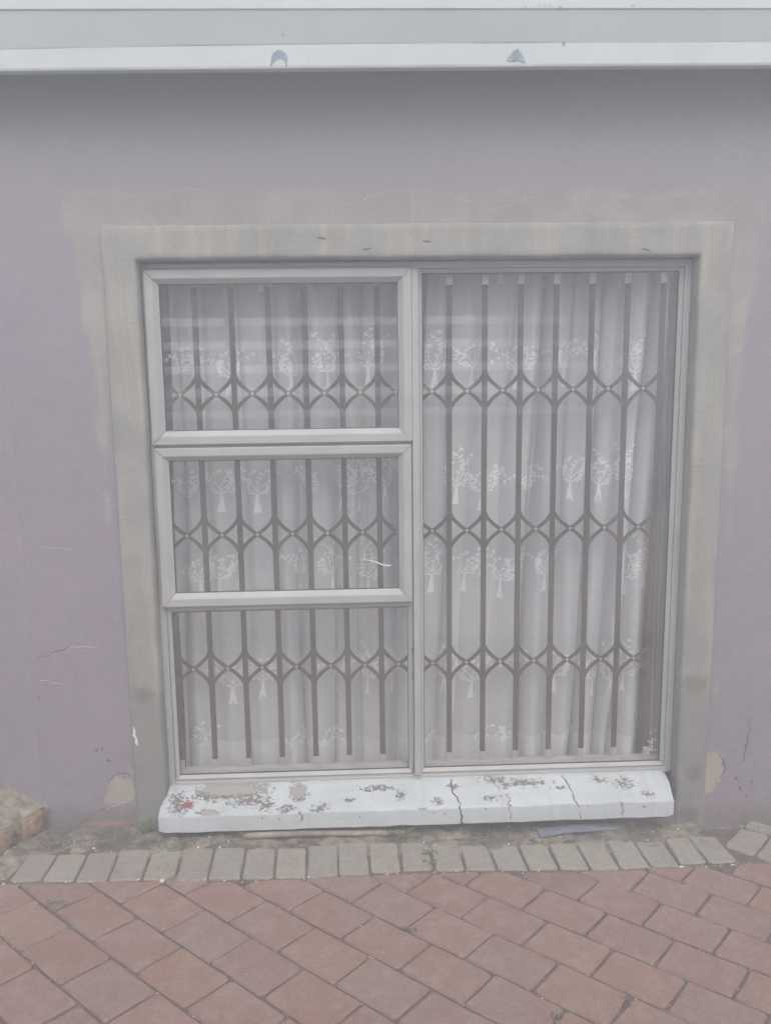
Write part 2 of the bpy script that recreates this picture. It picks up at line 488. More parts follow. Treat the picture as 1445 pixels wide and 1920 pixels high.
M['stem'] = simple('weed_stem', lin(110, 108, 74), 0.8, 0.2, 60, 0.1)
M['soffit'] = simple('painted_soffit_board', lin(170, 168, 170), 0.8, 0.1, 10, 0.1)
M['roof'] = simple('grey_roof_sheet', lin(120, 122, 124), 0.6, 0.15, 8, 0.1)
M['rail'] = simple('white_fence_paint', lin(214, 214, 212), 0.6, 0.1, 10, 0.1)
M['house'] = simple('brown_house_wall', lin(66, 60, 58), 0.9, 0.15, 8, 0.2)
M['dark'] = simple('dark_window_glass', lin(52, 58, 66), 0.15, 0.1, 5, 0.0)
M['hedge'] = simple('hedge_leaf', lin(70, 78, 58), 0.85, 0.4, 14, 0.8)

# ------------------------------------------------------------------ the setting: ground, paving bed, soil strip
def plane_sheet(name, x0, x1, y0, y1, dz, mat):
    o = make(name, [(x0, y0, gz(x0) + dz), (x1, y0, gz(x1) + dz), (x1, y1, gz(x1) + dz), (x0, y1, gz(x0) + dz)], [(0, 1, 2, 3)], mat)
    return tag(o, kind='structure')
ground = plane_sheet('ground', -30, 30, -40, 14, -0.030, M['soil'])
pavement = plane_sheet('pavement', -2.6, 2.6, 0.9, 3.0, -0.009, M['joint'])
yard = plane_sheet('paved_yard', -14, 14, -6.9, 0.9, -0.004, M['yard'])
for a, b in ((-14, -2.6), (2.6, 14)):
    plane_sheet('paved_yard', a, b, 0.9, 2.75, -0.004, M['yard'])

# red pavers, half bond, set on the diagonal
CC = [[0.08848051, 2.68173772], [0.15103502, -0.13180682], [-0.10405587, -0.10713291], [0.00099959, -0.00242605], [-0.00045674, -0.00092205], [0.00138435, -0.00053987]]
ROWOFF = {-5: 0.49, -4: -0.019, -3: 0.489, -2: -0.026, -1: 0.421, 0: 0.0, 1: 0.484, 2: 0.042, 3: 0.559, 4: 0.027, 5: 0.539}
def lat(u, v):
    k = (1, u, v, u * v, v * v, u * u)
    return Vector((sum(a * c[0] for a, c in zip(k, CC)), sum(a * c[1] for a, c in zip(k, CC))))
BOUND = [(-3.0, 2.700), (-1.075, 2.698), (-0.667, 2.703), (-0.36, 2.703), (-0.05, 2.719), (0.15, 2.737), (0.56, 2.738), (0.86, 2.735), (1.06, 2.753), (1.16, 2.769), (1.262, 2.777), (3, 2.80)]
def bnd(x):
    for (a, b), (c, d) in zip(BOUND, BOUND[1:]):
        if a <= x <= c: return b + (d - b) * (x - a) / (c - a)
    return BOUND[-1][1]
def clip(poly, p, n):
    """keep the side where (q-p).n <= 0"""
    out = []
    for i, a in enumerate(poly):
        b = poly[(i + 1) % len(poly)]
        da, db = (a - p).dot(n), (b - p).dot(n)
        if da <= 0: out.append(a)
        if (da < 0 < db) or (db < 0 < da): out.append(a + (b - a) * (da / (da - db)))
    return out
def area(poly):
    return abs(sum(a.x * b.y - b.x * a.y for a, b in zip(poly, poly[1:] + poly[:1]))) / 2

def paver_mesh(poly, ztop, tilt, seed, cham=0.0045, jit=0.0014, depth=0.045):
    r = random.Random(seed)
    ctr = sum(poly, Vector((0, 0))) / len(poly)
    if sum(a.x * b.y - b.x * a.y for a, b in zip(poly, poly[1:] + poly[:1])) < 0: poly = poly[::-1]
    # round the corners a touch and roughen the edges
    ring = []
    n = len(poly)
    for i in range(n):
        a, b, c = poly[i - 1], poly[i], poly[(i + 1) % n]
        d1, d2 = (a - b), (c - b)
        k = r.uniform(0.004, 0.011)
        ring.append(b + d1.normalized() * min(k, d1.length * .3))
        ring.append(b + d2.normalized() * min(k, d2.length * .3))
        L = d2.length
        m = max(1, int(L / 0.06))
        for j in range(1, m):
            q = b + d2 * (j / m)
            nn = Vector((d2.y, -d2.x)).normalized()
            ring.append(q + nn * r.uniform(-jit * 1.4, jit * 0.5))
    N = len(ring)
    zf = lambda q: gz(q.x) + ztop + tilt[0] * (q.x - ctr.x) + tilt[1] * (q.y - ctr.y)
    v = []; f = []
    for q in ring: v.append((q.x, q.y, zf(q) - depth))
    for q in ring: v.append((q.x, q.y, zf(q) - cham * r.uniform(0.8, 1.4)))
    for q in ring:
        d = (ctr - q).normalized() * cham * r.uniform(0.9, 1.3)
        w = q + d
        v.append((w.x, w.y, zf(w)))
    for i in range(N):
        j = (i + 1) % N
        f += [(i, j, N + j, N + i), (N + i, N + j, 2 * N + j, 2 * N + i)]
    f.append(tuple(range(2 * N, 3 * N)))
    return v, f

REDS = [lin(142, 106, 96), lin(142, 103, 93), lin(138, 107, 98), lin(132, 103, 95), lin(144, 111, 90), lin(142, 106, 96), lin(128, 107, 100)]

TONE = {(5, 0): 'p', (5, 1): 'g', (5, -1): 'o', (4, 0): 'p', (4, 1): 'p', (4, 2): 'o', (3, 0): 'p', (3, 1): 'g', (3, 2): 'm', (0, 0): 'g', (0, 1): 'p', (1, 1): 'p', (1, 0): 'm', (2, 0): 'o',
        (2, 1): 'g', (3, 3): 'o', (-1, 2): 'o', (-1, 3): 'o', (-2, 0): 'd', (-2, 1): 'p', (-2, 2): 'p', (-2, 3): 'm', (-3, 1): 'd', (-3, 2): 'p', (-4, 1): 'p', (-4, 2): 'g', (-5, 1): 'r', (-6, 0): 'r', (0, 3): 'o', (0, 2): 'g', (1, 2): 'm', (-1, 1): 'p', (-1, 0): 'r', (-1, 4): 'g', (-3, 0): 'p'}
TC = {'p': lin(142, 105, 95), 'g': lin(126, 108, 100), 'o': lin(146, 111, 92), 'm': lin(136, 106, 97), 'd': lin(104, 86, 83), 'r': lin(140, 96, 86)}
cnt = 0
for row in range(-11, 14):
    off0 = ROWOFF.get(row, 0.5 if row % 2 else 0.0)
    for k in range(-13, 14):
        u0 = off0 + k
        g1, g2 = 0.018, 0.026
        P = [lat(u0 + g1, row + g2), lat(u0 + 1 - g1, row + g2), lat(u0 + 1 - g1, row + 1 - g2), lat(u0 + g1, row + 1 - g2)]
        xs = [p.x for p in P]; ys = [p.y for p in P]
        if min(xs) < -2.3 or max(xs) > 2.35 or min(ys) < 1.15 or min(ys) > 3.0: continue
        P = [p + Vector((rnd.uniform(-.0016, .0016), rnd.uniform(-.0016, .0016))) for p in P]
        x0, x1 = min(xs), max(xs)
        full = area(P)
        if max(ys) > min(bnd(x0), bnd(x1)) - 0.01:
            A, B = Vector((x0, bnd(x0) - 0.006)), Vector((x1, bnd(x1) - 0.006))
            d = (B - A); P = clip(P, A, Vector((-d.y, d.x)))
        if len(P) >= 3 and x1 > 1.15:
            d = Vector((1, -0.80)); P = clip(P, Vector((1.328, 2.802)), Vector((0.80, 1.0)))
        if len(P) < 3 or area(P) < 0.10 * full: continue
        # k index counted as in a row of the visible part
        kk = {-5: k - 1, -4: k - 1, -3: k, -2: k, -1: k, 0: k, 1: k + 1, 2: k, 3: k + 3, 4: k + 3, 5: k + 3}.get(row, k)
        tn = TONE.get((row, kk))
        c = TC[tn] if tn else rnd.choice(REDS)
        c = [a * 0.5 + b * 0.5 for a, b in zip(c, lin(143, 111, 97))]
        kx = rnd.uniform(1.04, 1.14)
        c = (c[0] * kx, c[1] * kx, c[2] * kx * rnd.uniform(0.97, 1.03), 1)
        v, f = paver_mesh(P, rnd.uniform(-0.002, 0.0015), (rnd.uniform(-.012, .012), rnd.uniform(-.012, .012)), rnd.random())
        make('paver', v, f, M['paver'], pavement, color=c)
        cnt += 1

# grey edging course along the wall
GREY = [[[-1.067, 2.858], [-0.972, 2.86], [-0.978, 2.705], [-1.075, 2.702]], [[-0.97, 2.86], [-0.877, 2.86], [-0.877, 2.702], [-0.976, 2.705]], [[-0.875, 2.869], [-0.779, 2.877], [-0.774, 2.699], [-0.874, 2.7]], [[-0.775, 2.884], [-0.674, 2.887], [-0.67, 2.707], [-0.771, 2.699]], [[-0.669, 2.891], [-0.573, 2.892], [-0.566, 2.701], [-0.667, 2.709]], [[-0.567, 2.894], [-0.466, 2.893], [-0.465, 2.703], [-0.563, 2.701]], [[-0.462, 2.893], [-0.363, 2.891], [-0.361, 2.705], [-0.462, 2.705]], [[-0.358, 2.884], [-0.263, 2.887], [-0.258, 2.708], [-0.358, 2.71]], [[-0.259, 2.889], [-0.162, 2.892], [-0.156, 2.711], [-0.254, 2.71]], [[-0.157, 2.901], [-0.058, 2.907], [-0.054, 2.72], [-0.152, 2.713]], [[-0.056, 2.917], [0.042, 2.921], [0.044, 2.726], [-0.052, 2.723]], [[0.048, 2.915], [0.146, 2.916], [0.148, 2.738], [0.05, 2.732]], [[0.153, 2.916], [0.247, 2.918], [0.252, 2.747], [0.153, 2.743]], [[0.254, 2.9], [0.348, 2.901], [0.354, 2.742], [0.26, 2.739]], [[0.354, 2.896], [0.443, 2.897], [0.456, 2.743], [0.359, 2.743]], [[0.449, 2.891], [0.548, 2.895], [0.559, 2.741], [0.46, 2.743]], [[0.554, 2.897], [0.65, 2.9], [0.658, 2.743], [0.562, 2.741]], [[0.656, 2.899], [0.748, 2.902], [0.759, 2.741], [0.664, 2.743]], [[0.753, 2.906], [0.849, 2.908], [0.857, 2.739], [0.762, 2.738]], [[0.86, 2.92], [0.954, 2.919], [0.96, 2.751], [0.862, 2.744]], [[0.955, 2.91], [1.056, 2.914], [1.058, 2.758], [0.966, 2.753]], [[1.067, 2.933], [1.148, 2.937], [1.16, 2.775], [1.068, 2.769]], [[1.151, 2.937], [1.249, 2.939], [1.262, 2.781], [1.166, 2.772]]]
GREY += [[[1.258, 2.884], [1.364, 2.994], [1.446, 2.947], [1.328, 2.812]], [[1.334, 2.808], [1.452, 2.943], [1.535, 2.885], [1.412, 2.745]], [[1.375, 3.004], [1.42, 3.05], [1.60, 2.93], [1.545, 2.885]],
         [[1.418, 2.741], [1.541, 2.881], [1.624, 2.82], [1.500, 2.680]], [[1.506, 2.676], [1.630, 2.816], [1.712, 2.755], [1.588, 2.615]], [[1.594, 2.611], [1.718, 2.751], [1.80, 2.69], [1.676, 2.55]]]
for i in range(9):                       # the course goes on to the left, beyond the mortar pad
    x1 = -1.30 - i * 0.103
    GREY.append([[x1 - 0.098, 2.86], [x1, 2.86], [x1, 2.703], [x1 - 0.098, 2.703]])
edging = make('kerb_bed', [(-2.4, 2.69, gz(-2.4) - 0.006), (2.0, 2.69, gz(2.0) - 0.006), (2.0, 3.0, gz(2.0) - 0.006), (-2.4, 3.0, gz(-2.4) - 0.006)], [(0, 1, 2, 3)], M['joint'])
tag(edging, kind='structure')
GT = [lin(154, 154, 143), lin(150, 151, 142), lin(157, 156, 145), lin(148, 147, 137), lin(152, 153, 146)]
for q in GREY:
    P = [Vector(a) for a in q]
    c = sum(P, Vector((0, 0))) / 4
    P = [p + (c - p).normalized() * 0.0024 + Vector((rnd.uniform(-.001, .001), rnd.uniform(-.001, .001))) for p in P]
    v, f = paver_mesh(P, rnd.uniform(0.0, 0.003), (rnd.uniform(-.01, .01), rnd.uniform(-.01, .01)), rnd.random(), 0.004, 0.0016)
    kx = rnd.uniform(1.0, 1.09); t = rnd.choice(GT)
    make('edging_paver', v, f, M['paver'], edging, color=(t[0] * kx, t[1] * kx, t[2] * kx, 1))

# soil and crumbled mortar between the edging and the wall
def soil_h(x, y):
    h = 0.007 * fbm(x, y, 0, 7, 4) + 0.007 * fbm(x, y, 5, 28, 4)
    rise = max(0.0, (y - 2.90) / 0.14)
    h += 0.006 * min(rise, 1.3)
    if x < -1.08: h += min(0.012, (-1.08 - x) * 0.12)
    front = min(1.0, max(0.0, (y - 2.845) / 0.03))
    if x > 1.2: h -= min(0.016, (x - 1.2) * 0.3)
    return gz(x) - 0.007 + (h + 0.003) * front
nx, ny = 420, 30
sv, sf = [], []
for j in range(ny + 1):
    for i in range(nx + 1):
        x = -2.4 + 4.6 * i / nx; y = 2.845 + 0.21 * j / ny
        sv.append((x, y, soil_h(x, y)))
for j in range(ny):
    for i in range(nx):
        a = j * (nx + 1) + i
        sf.append((a, a + 1, a + nx + 2, a + nx + 1))
tag(make('soil_strip', sv, sf, M['soil'], smooth=True), kind='structure')

# small fillets of broken mortar where the cut pavers meet the edging, and grit everywhere near the wall
def pebble(mb, x, y, z, s, r):
    pts = [(1,0,0),(-1,0,0),(0,1,0),(0,-1,0),(0,0,.7),(0,0,-.7)]
    v = [(x + p[0]*s*r.uniform(.6,1.2), y + p[1]*s*r.uniform(.6,1.2), z + p[2]*s*r.uniform(.5,1.1)) for p in pts]
    mb.add(v, [(0,2,4),(2,1,4),(1,3,4),(3,0,4),(2,0,5),(1,2,5),(3,1,5),(0,3,5)])
mbp, mbw = MB(), MB()
for i in range(900):
    x = rnd.uniform(-1.5, 1.7); y = 2.87 + 0.165 * rnd.random() ** 0.8
    pebble(mbp if rnd.random() < 0.85 else mbw, x, y, soil_h(x, y) + 0.001, rnd.choice([0.0015, 0.002, 0.003, 0.0045]) * rnd.uniform(.7, 1.3), rnd)
for i in range(420):
    x = rnd.uniform(-1.4, 1.6); y = bnd(x) + rnd.uniform(-0.02, 0.012)
    pebble(mbp if rnd.random() < 0.8 else mbw, x, y, gz(x) - 0.005 + rnd.uniform(0, .004), rnd.uniform(0.002, 0.005), rnd)
for i in range(700):
    row = rnd.randint(-6, 8)
    off0 = ROWOFF.get(row, 0.5 if row % 2 else 0.0)
    if rnd.random() < 0.6: q = lat(rnd.uniform(-6, 6), row + rnd.uniform(-.02, .02))
    else: q = lat(off0 + rnd.randint(-6, 6) + rnd.uniform(-.015, .015), row + rnd.random())
    if q.y < 1.6 or q.y > bnd(q.x) or abs(q.x) > 1.7: continue
    pebble(mbp if rnd.random() < 0.75 else mbw, q.x, q.y, gz(q.x) - 0.006, rnd.uniform(0.0015, 0.0035), rnd)
tag(mbp.build('grit', M['mortar']), 'fine tan grit scattered along the wall foot and paving joints', 'grit', kind='stuff')
tag(mbw.build('pale_grit', M['chip']), 'fine white crumbs scattered along the wall foot and paving joints', 'grit', kind='stuff')

def moss(x, y, sx, sy, n, label):
    m = MB()
    for i in range(n):
        px, py = x + rnd.gauss(0, sx), y + rnd.gauss(0, sy)
        pebble(m, px, py, gz(px) - 0.003 + rnd.uniform(0, .005), rnd.uniform(0.0015, 0.004), rnd)
    tag(m.build('moss', M['moss']), label, 'moss', kind='stuff')
moss(-0.898, 2.585, 0.018, 0.010, 160, 'dark moss filling a broken paver corner at the left')
moss(0.691, 2.121, 0.010, 0.012, 70, 'dark moss in a paving joint at the lower right')
moss(0.497, 2.077, 0.010, 0.014, 70, 'dark moss in a paving joint at the bottom edge')
moss(0.154, 2.435, 0.014, 0.008, 70, 'dark moss in a paving joint near the middle')
moss(-0.95, 2.95, 0.10, 0.035, 420, 'dark moss crust on the soil beside the brick step')
moss(-0.62, 2.935, 0.10, 0.02, 260, 'dark moss crust on the soil under the left end of the sill')

# ------------------------------------------------------------------ the plastered wall with its window opening
wall = empty('house_wall', (0.25, WY, 0))
tag(wall, 'lavender painted plaster wall with grey cement patching round the window', 'wall')
def wall_front():
    mb = MB()
    hx0, hx1, hz0, hz1 = OL - 0.03, OR_ + 0.03, 0.05, OT + 0.03
    def grid_axis(a, b, cuts, step):
        pts = sorted(set([a, b] + cuts)); out = []
        for p, q in zip(pts, pts[1:]):
            n = max(1, round((q - p) / step))
            out += [p + (q - p) * i / n for i in range(n)]
        return out + [b]
    X = grid_axis(-3.2, 3.6, [hx0, hx1, -1.072, -1.064], 0.03); Z = grid_axis(-0.25, 2.64, [hz0, hz1], 0.03)
    idx = {}
    v = []; f = []
    def vid(i, j):
        if (i, j) not in idx:
            x, z = X[i], Z[j]
            y = WY + 0.0016 * fbm(x, z, 0, 2.5, 3) + 0.0007 * fbm(x, z, 9, 14, 2)
            if x < -1.066: y -= 0.003
            if z < 0.10 + GX * x and (x < OL - BW or x > OR_ + BW): y -= 0.003 * max(0, fbm(x, z, 4, 9, 3))
            idx[(i, j)] = len(v); v.append((x, y, z))
        return idx[(i, j)]
    for i in range(len(X) - 1):
        for j in range(len(Z) - 1):
            cx, cz = (X[i] + X[i+1]) / 2, (Z[j] + Z[j+1]) / 2
            if hx0 < cx < hx1 and hz0 < cz < hz1: continue
            f.append((vid(i, j), vid(i+1, j), vid(i+1, j+1), vid(i, j+1)))
    mb.add(v, f)
    D = WY + 0.215
    # back, ends and the masonry reveal
    for (a, b, c, d) in ((-3.2, hx0, -0.25, 2.64), (hx1, 3.6, -0.25, 2.64), (hx0, hx1, -0.25, hz0), (hx0, hx1, hz1, 2.64)):
        mb.add([(a, D, c), (b, D, c), (b, D, d), (a, D, d)], [(0, 3, 2, 1)])
    for (a, c, b, d) in ((hx0, hz0, hx0, hz1), (hx1, hz0, hx1, hz1), (hx0, hz0, hx1, hz0), (hx0, hz1, hx1, hz1), (-3.2, -.25, -3.2, 2.64), (3.6, -.25, 3.6, 2.64), (-3.2, 2.64, 3.6, 2.64), (-3.2, -.25, 3.6, -.25)):
        mb.add([(a, WY + 0.001, c), (b, WY + 0.001, d), (b, D, d), (a, D, c)], [(0, 1, 2, 3)])
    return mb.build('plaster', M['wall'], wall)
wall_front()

# raised plaster band round the opening, one continuous moulding
def surround():
    prof = [(BW + 0.001, WY + 0.004), (BW, BY + 0.0025), (BW - 0.003, BY)] + [(BW * k, BY) for k in (0.8, 0.6, 0.4, 0.22)] + [(0.010, BY + 0.0005), (0.004, BY + 0.003), (0.001, BY + 0.008), (0.0, BY + 0.016), (-0.001, BY + 0.04), (-0.003, BY + 0.072), (0.03, BY + 0.10)]
    st = []
    n = 95
    for i in range(n): st.append(((OL, -0.03 + (OT + 0.03) * i / n), (-1, 0)))
    st.append(((OL, OT), (-1, 1)))
    m = 88
    for i in range(1, m): st.append(((OL + (OR_ - OL) * i / m, OT), (0, 1)))
    st.append(((OR_, OT), (1, 1)))
    for i in range(1, n + 1): st.append(((OR_, OT - (OT + 0.06) * i / n), (1, 0)))
    v = []; f = []
    k = len(prof)
    for (x, z), (dx, dz) in st:
        for w, y in prof:
            px, pz = x + dx * w, z + dz * w
            j = 0.0018 * fbm(px, pz, y, 6, 3) + 0.0009 * fbm(px, pz, y * 3, 30, 2)
            edge = 0.0022 * fbm(px, pz, 2, 9, 3) if w < 0.02 else (0.0012 * fbm(px, pz, 2, 12, 3) if w > BW - 0.005 else 0)
            v.append((px - (edge if dx else 0), y + j * 0.8, pz - (edge if dz else 0)))
    for i in range(len(st) - 1):
        for a in range(k - 1):
            f.append((i*k + a, i*k + a + 1, (i+1)*k + a + 1, (i+1)*k + a))
    o = make('window_surround', v, f, M['cement'], wall, smooth=True)
    o['label'] = 'raised grey cement band framing the window opening'
surround()

def crack_on_wall(pts, w, mat, y=WY, seed=1, name='crack', parent=None, jag=0.006, step=0.012, th=0.0016):
    r = random.Random(seed); P = []
    for (a, b), (c, d) in zip(pts, pts[1:]):
        L = math.hypot(c - a, d - b); n = max(2, int(L / step))
        for i in range(n):
            t = i / n
            nx_, nz_ = -(d - b) / L, (c - a) / L
            k = r.uniform(-jag, jag)
            P.append((a + (c - a) * t + nx_ * k, y + 0.0016 * fbm(a, b, 0, 2.5, 3), b + (d - b) * t + nz_ * k))
    P.append((pts[-1][0], P[-1][1], pts[-1][1]))
    n = len(P)
    W = [max(0.0004, w * r.uniform(0.45, 1.3) * min(1, 6 * i / n + .2, 6 * (n - 1 - i) / n + .2)) for i in range(n)]
    v, f = strip3(P, W, (0, -1, 0), th)
    return make(name, v, f, mat, parent or wall)
crack_on_wall([(-1.052, 0.638), (-1.00, 0.655), (-0.943, 0.676)], 0.0018, M['crack'], seed=2)
crack_on_wall([(-0.943, 0.676), (-0.90, 0.674), (-0.84, 0.679)], 0.0026, M['crackpale'], seed=3)
crack_on_wall([(-1.053, 0.566), (-1.01, 0.56), (-0.967, 0.536)], 0.0028, M['crackpale'], seed=4)
crack_on_wall([(-1.05, 0.563), (-1.0, 0.554)], 0.0016, M['crack'], seed=14)
crack_on_wall([(-1.12, 1.012), (-1.0, 1.018), (-0.90, 1.014)], 0.0012, M['crackpale'], seed=5)
crack_on_wall([(-0.955, 0.03), (-0.90, 0.075), (-0.86, 0.09)], 0.0022, M['crack'], seed=6)
crack_on_wall([(-0.86, 0.09), (-0.81, 0.105), (-0.762, 0.125)], 0.003, M['crackpale'], seed=7)
crack_on_wall([(1.39, 0.344), (1.398, 0.308), (1.388, 0.25), (1.381, 0.19)], 0.0036, M['crack'], seed=8)
crack_on_wall([(1.26, 0.89), (1.35, 0.895), (1.45, 0.877)], 0.0012, M['crackpale'], seed=9)
crack_on_wall([(1.287, 0.232), (1.308, 0.20), (1.318, 0.168), (1.302, 0.13)], 0.003, M['crack'], seed=10, jag=.003)
crack_on_wall([(-0.845, 0.17), (-0.832, 0.205), (-0.805, 0.222), (-0.765, 0.212)], 0.0022, M['crack'], seed=12, jag=.003)
for sx, sz in ((-0.88, 0.31), (-0.862, 0.315), (-0.845, 0.27), (-1.10, 0.245), (-1.06, 0.51), (1.355, 0.135), (1.37, 0.10), (1.41, 0.12), (1.395, 0.07), (1.44, 0.06), (-1.13, 1.2)):
    crack_on_wall([(sx, sz), (sx + rnd.uniform(.004, .014), sz - rnd.uniform(.004, .016))], 0.006, M['crack'], seed=int(sx * 1000) + 99, name='chip_mark', jag=0.002, step=0.004)
# lifted plaster edges over the head
for i, (x0, z0, x1, z1) in enumerate(((-0.80, 2.13, -0.62, 2.12), (-0.55, 2.14, -0.35, 2.125), (0.0, 2.10, 0.25, 2.135), (0.25, 2.135, 0.42, 2.10), (0.45, 2.07, 0.72, 2.125), (0.75, 2.12, 1.0, 2.10), (1.02, 2.12, 1.3, 2.09))):
    crack_on_wall([(x0, z0), ((x0 + x1) / 2, (z0 + z1) / 2 + 0.012), (x1, z1)], 0.0010, M['crackpale'], seed=20 + i, name='plaster_edge', jag=0.008, step=0.014, th=0.0006)
for i, (x, z) in enumerate(((-0.08, 1.995), (0.06, 1.96), (0.25, 1.985), (0.95, 1.955))):
    crack_on_wall([(x, z), (x + 0.03, z + rnd.uniform(-.01, .012))], 0.004, M['crack'], y=BY, seed=40 + i, name='scrape_mark', jag=0.003, step=0.008)
crack_on_wall([(-0.735, 0.32), (-0.742, 0.36), (-0.745, 0.39)], 0.008, M['chip'], y=BY, seed=51, name='paint_flake', jag=0.004)

# ------------------------------------------------------------------ room behind the window
room = empty('room_interior', (0.25, 3.3, 0))
tag(room, 'dim plain room seen through the sheer curtains', 'room')
def quad(name, v, m, par): return make(name, v, [(0, 1, 2, 3)], m, par)
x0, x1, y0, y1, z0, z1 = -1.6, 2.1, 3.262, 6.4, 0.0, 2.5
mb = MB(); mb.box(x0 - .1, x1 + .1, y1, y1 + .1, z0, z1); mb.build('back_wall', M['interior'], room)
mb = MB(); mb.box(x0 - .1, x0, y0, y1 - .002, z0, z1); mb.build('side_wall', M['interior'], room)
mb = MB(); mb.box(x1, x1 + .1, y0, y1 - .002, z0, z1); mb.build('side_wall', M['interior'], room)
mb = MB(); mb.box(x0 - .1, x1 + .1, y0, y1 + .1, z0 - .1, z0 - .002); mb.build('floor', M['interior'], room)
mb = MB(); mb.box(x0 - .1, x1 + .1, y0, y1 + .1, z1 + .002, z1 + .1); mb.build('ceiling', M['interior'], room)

# ------------------------------------------------------------------ aluminium window
window = empty('window', (0.25, 3.10, 0.14))
tag(window, 'large pale aluminium window with two opening sashes stacked on the left', 'window')
FX0, FX1, FZ0, FZ1 = -0.646, 1.139, 0.136, 1.925
def rail_ring(mb, x0, x1, z0, z1, prof, gap=0.0006):
    """four mitred rails; profile points (inset from the outer edge, depth y)"""
    cors = [((x0, z0), (1, 1)), ((x1, z0), (-1, 1)), ((x1, z1), (-1, -1)), ((x0, z1), (1, -1))]
    k = len(prof)
    for s in range(4):
        (ax, az), (adx, adz) = cors[s]; (bx, bz), (bdx, bdz) = cors[(s + 1) % 4]
        tx, tz = (bx - ax), (bz - az); L = math.hypot(tx, tz); tx /= L; tz /= L
        v = [(ax + adx * w + tx * gap, y, az + adz * w + tz * gap) for w, y in prof]
        v += [(bx + bdx * w - tx * gap, y, bz + bdz * w - tz * gap) for w, y in prof]
        f = [(i, (i + 1) % k, k + (i + 1) % k, k + i) for i in range(k)] + [tuple(range(k)), tuple(range(k, 2 * k))[::-1]]
        mb.add(v, f)
def pane(name, x0, x1, z0, z1, y, parent):
    mb = MB(); mb.box(x0, x1, y, y + 0.004, z0, z1)
    return mb.build(name, M['glass'], parent)
def gasket(x0, x1, z0, z1, y, parent):
    mb = MB(); rail_ring(mb, x0 - 0.001, x1 + 0.001, z0 - 0.001, z1 + 0.001, [(0, y), (0.0035, y + 0.001), (0.0035, y + 0.006), (0, y + 0.006)], 0.0)
    return mb.build('gasket', M['gasket'], parent)
# fixed outer frame
mb = MB()
rail_ring(mb, FX0, FX1, FZ0, FZ1, [(0, 3.150), (0, 3.098), (0.012, 3.098), (0.014, 3.101), (0.020, 3.101), (0.022, 3.118), (0.022, 3.150)])
mb.build('outer_frame', M['alu'], window)
mb = MB(); mb.box(0.2185, 0.2405, 3.083, 3.150, FZ0 + 0.0225, FZ1 - 0.0225, 0.0012); mb.build('mullion', M['alu'], window)
mb = MB(); mb.box(FX0 + 0.0225, 0.2125, 3.099, 3.150, 0.782, 0.800, 0.0012); mb.build('transom', M['alu'], window)
mb = MB(); mb.box(FX0 + 0.0225, 0.2125, 3.099, 3.150, 1.3335, 1.3445, 0.0012); mb.build('transom', M['alu'], window)
# opening sashes, their faces proud of the frame
def sash(x0, x1, z0, z1):
    mb = MB()
    rail_ring(mb, x0, x1, z0, z1, [(0, 3.098), (0, 3.0805), (0.002, 3.079), (0.026, 3.079), (0.0275, 3.081), (0.0285, 3.081), (0.030, 3.083), (0.0435, 3.0985), (0.0435, 3.106), (0.030, 3.106)], 0.0012)
    s = mb.build('sash', M['alu'], window)
    gx0, gx1, gz0, gz1 = x0 + 0.0435, x1 - 0.0435, z0 + 0.0435, z1 - 0.0435
    pane('pane', gx0 - 0.003, gx1 + 0.003, gz0 - 0.003, gz1 + 0.003, 3.1025, s)
    gasket(gx0, gx1, gz0, gz1, 3.0985, s)
    return s
s1 = sash(-0.638, 0.2175, 1.3455, 1.905)
s1['label'] = 'upper opening sash'
s2 = sash(-0.634, 0.2135, 0.7945, 1.334)
s2['label'] = 'middle opening sash with a scratched pane'
# fixed panes with their beads
def fixed(x0, x1, z0, z1):
    mb = MB()
    rail_ring(mb, x0, x1, z0, z1, [(0, 3.120), (0, 3.1015), (0.003, 3.100), (0.013, 3.112), (0.013, 3.120)], 0.0007)
    b = mb.build('glazing_bead', M['alu'], window)
    pane('pane', x0 + .010, x1 - .010, z0 + .010, z1 - .010, 3.116, b)
    gasket(x0 + 0.013, x1 - 0.013, z0 + 0.013, z1 - 0.013, 3.112, b)
fixed(FX0 + 0.0223, 0.2127, FZ0 + 0.0223, 0.7815)
fixed(0.2408, FX1 - 0.0223, FZ0 + 0.0223, FZ1 - 0.0223)
# scratch on the middle pane, spilt paint in the corner of the big one
def squiggle(pts, w, y, mat, name, par):
    v, f = strip3([(a, y, b) for a, b in pts], w, (0, -1, 0), 0.0008)
    return make(name, v, f, mat, par)
squiggle([(0.045, 0.948), (0.06, 0.94), (0.075, 0.936), (0.088, 0.934)], 0.0022, 3.1023, M['chip'], 'scratch', s2)
squiggle([(0.092, 0.932), (0.11, 0.923), (0.13, 0.918), (0.142, 0.918)], 0.004, 3.1023, M['chip'], 'scratch', s2)
for i in range(26):
    px, pz = 1.068 + rnd.uniform(-.016, .020), 0.20 + abs(rnd.gauss(0, 0.045))
    r0 = rnd.uniform(0.0015, 0.005)
    v, f = prism([(math.cos(a) * r0 * rnd.uniform(.5, 1.2), math.sin(a) * r0 * rnd.uniform(.5, 1.3)) for a in [k * math.pi / 3 for k in range(6)]], 0, 0.0008)
    make('paint_splash', [(px + a, 3.1158 - c, pz + b) for a, b, c in v], f, M['chip'], window)

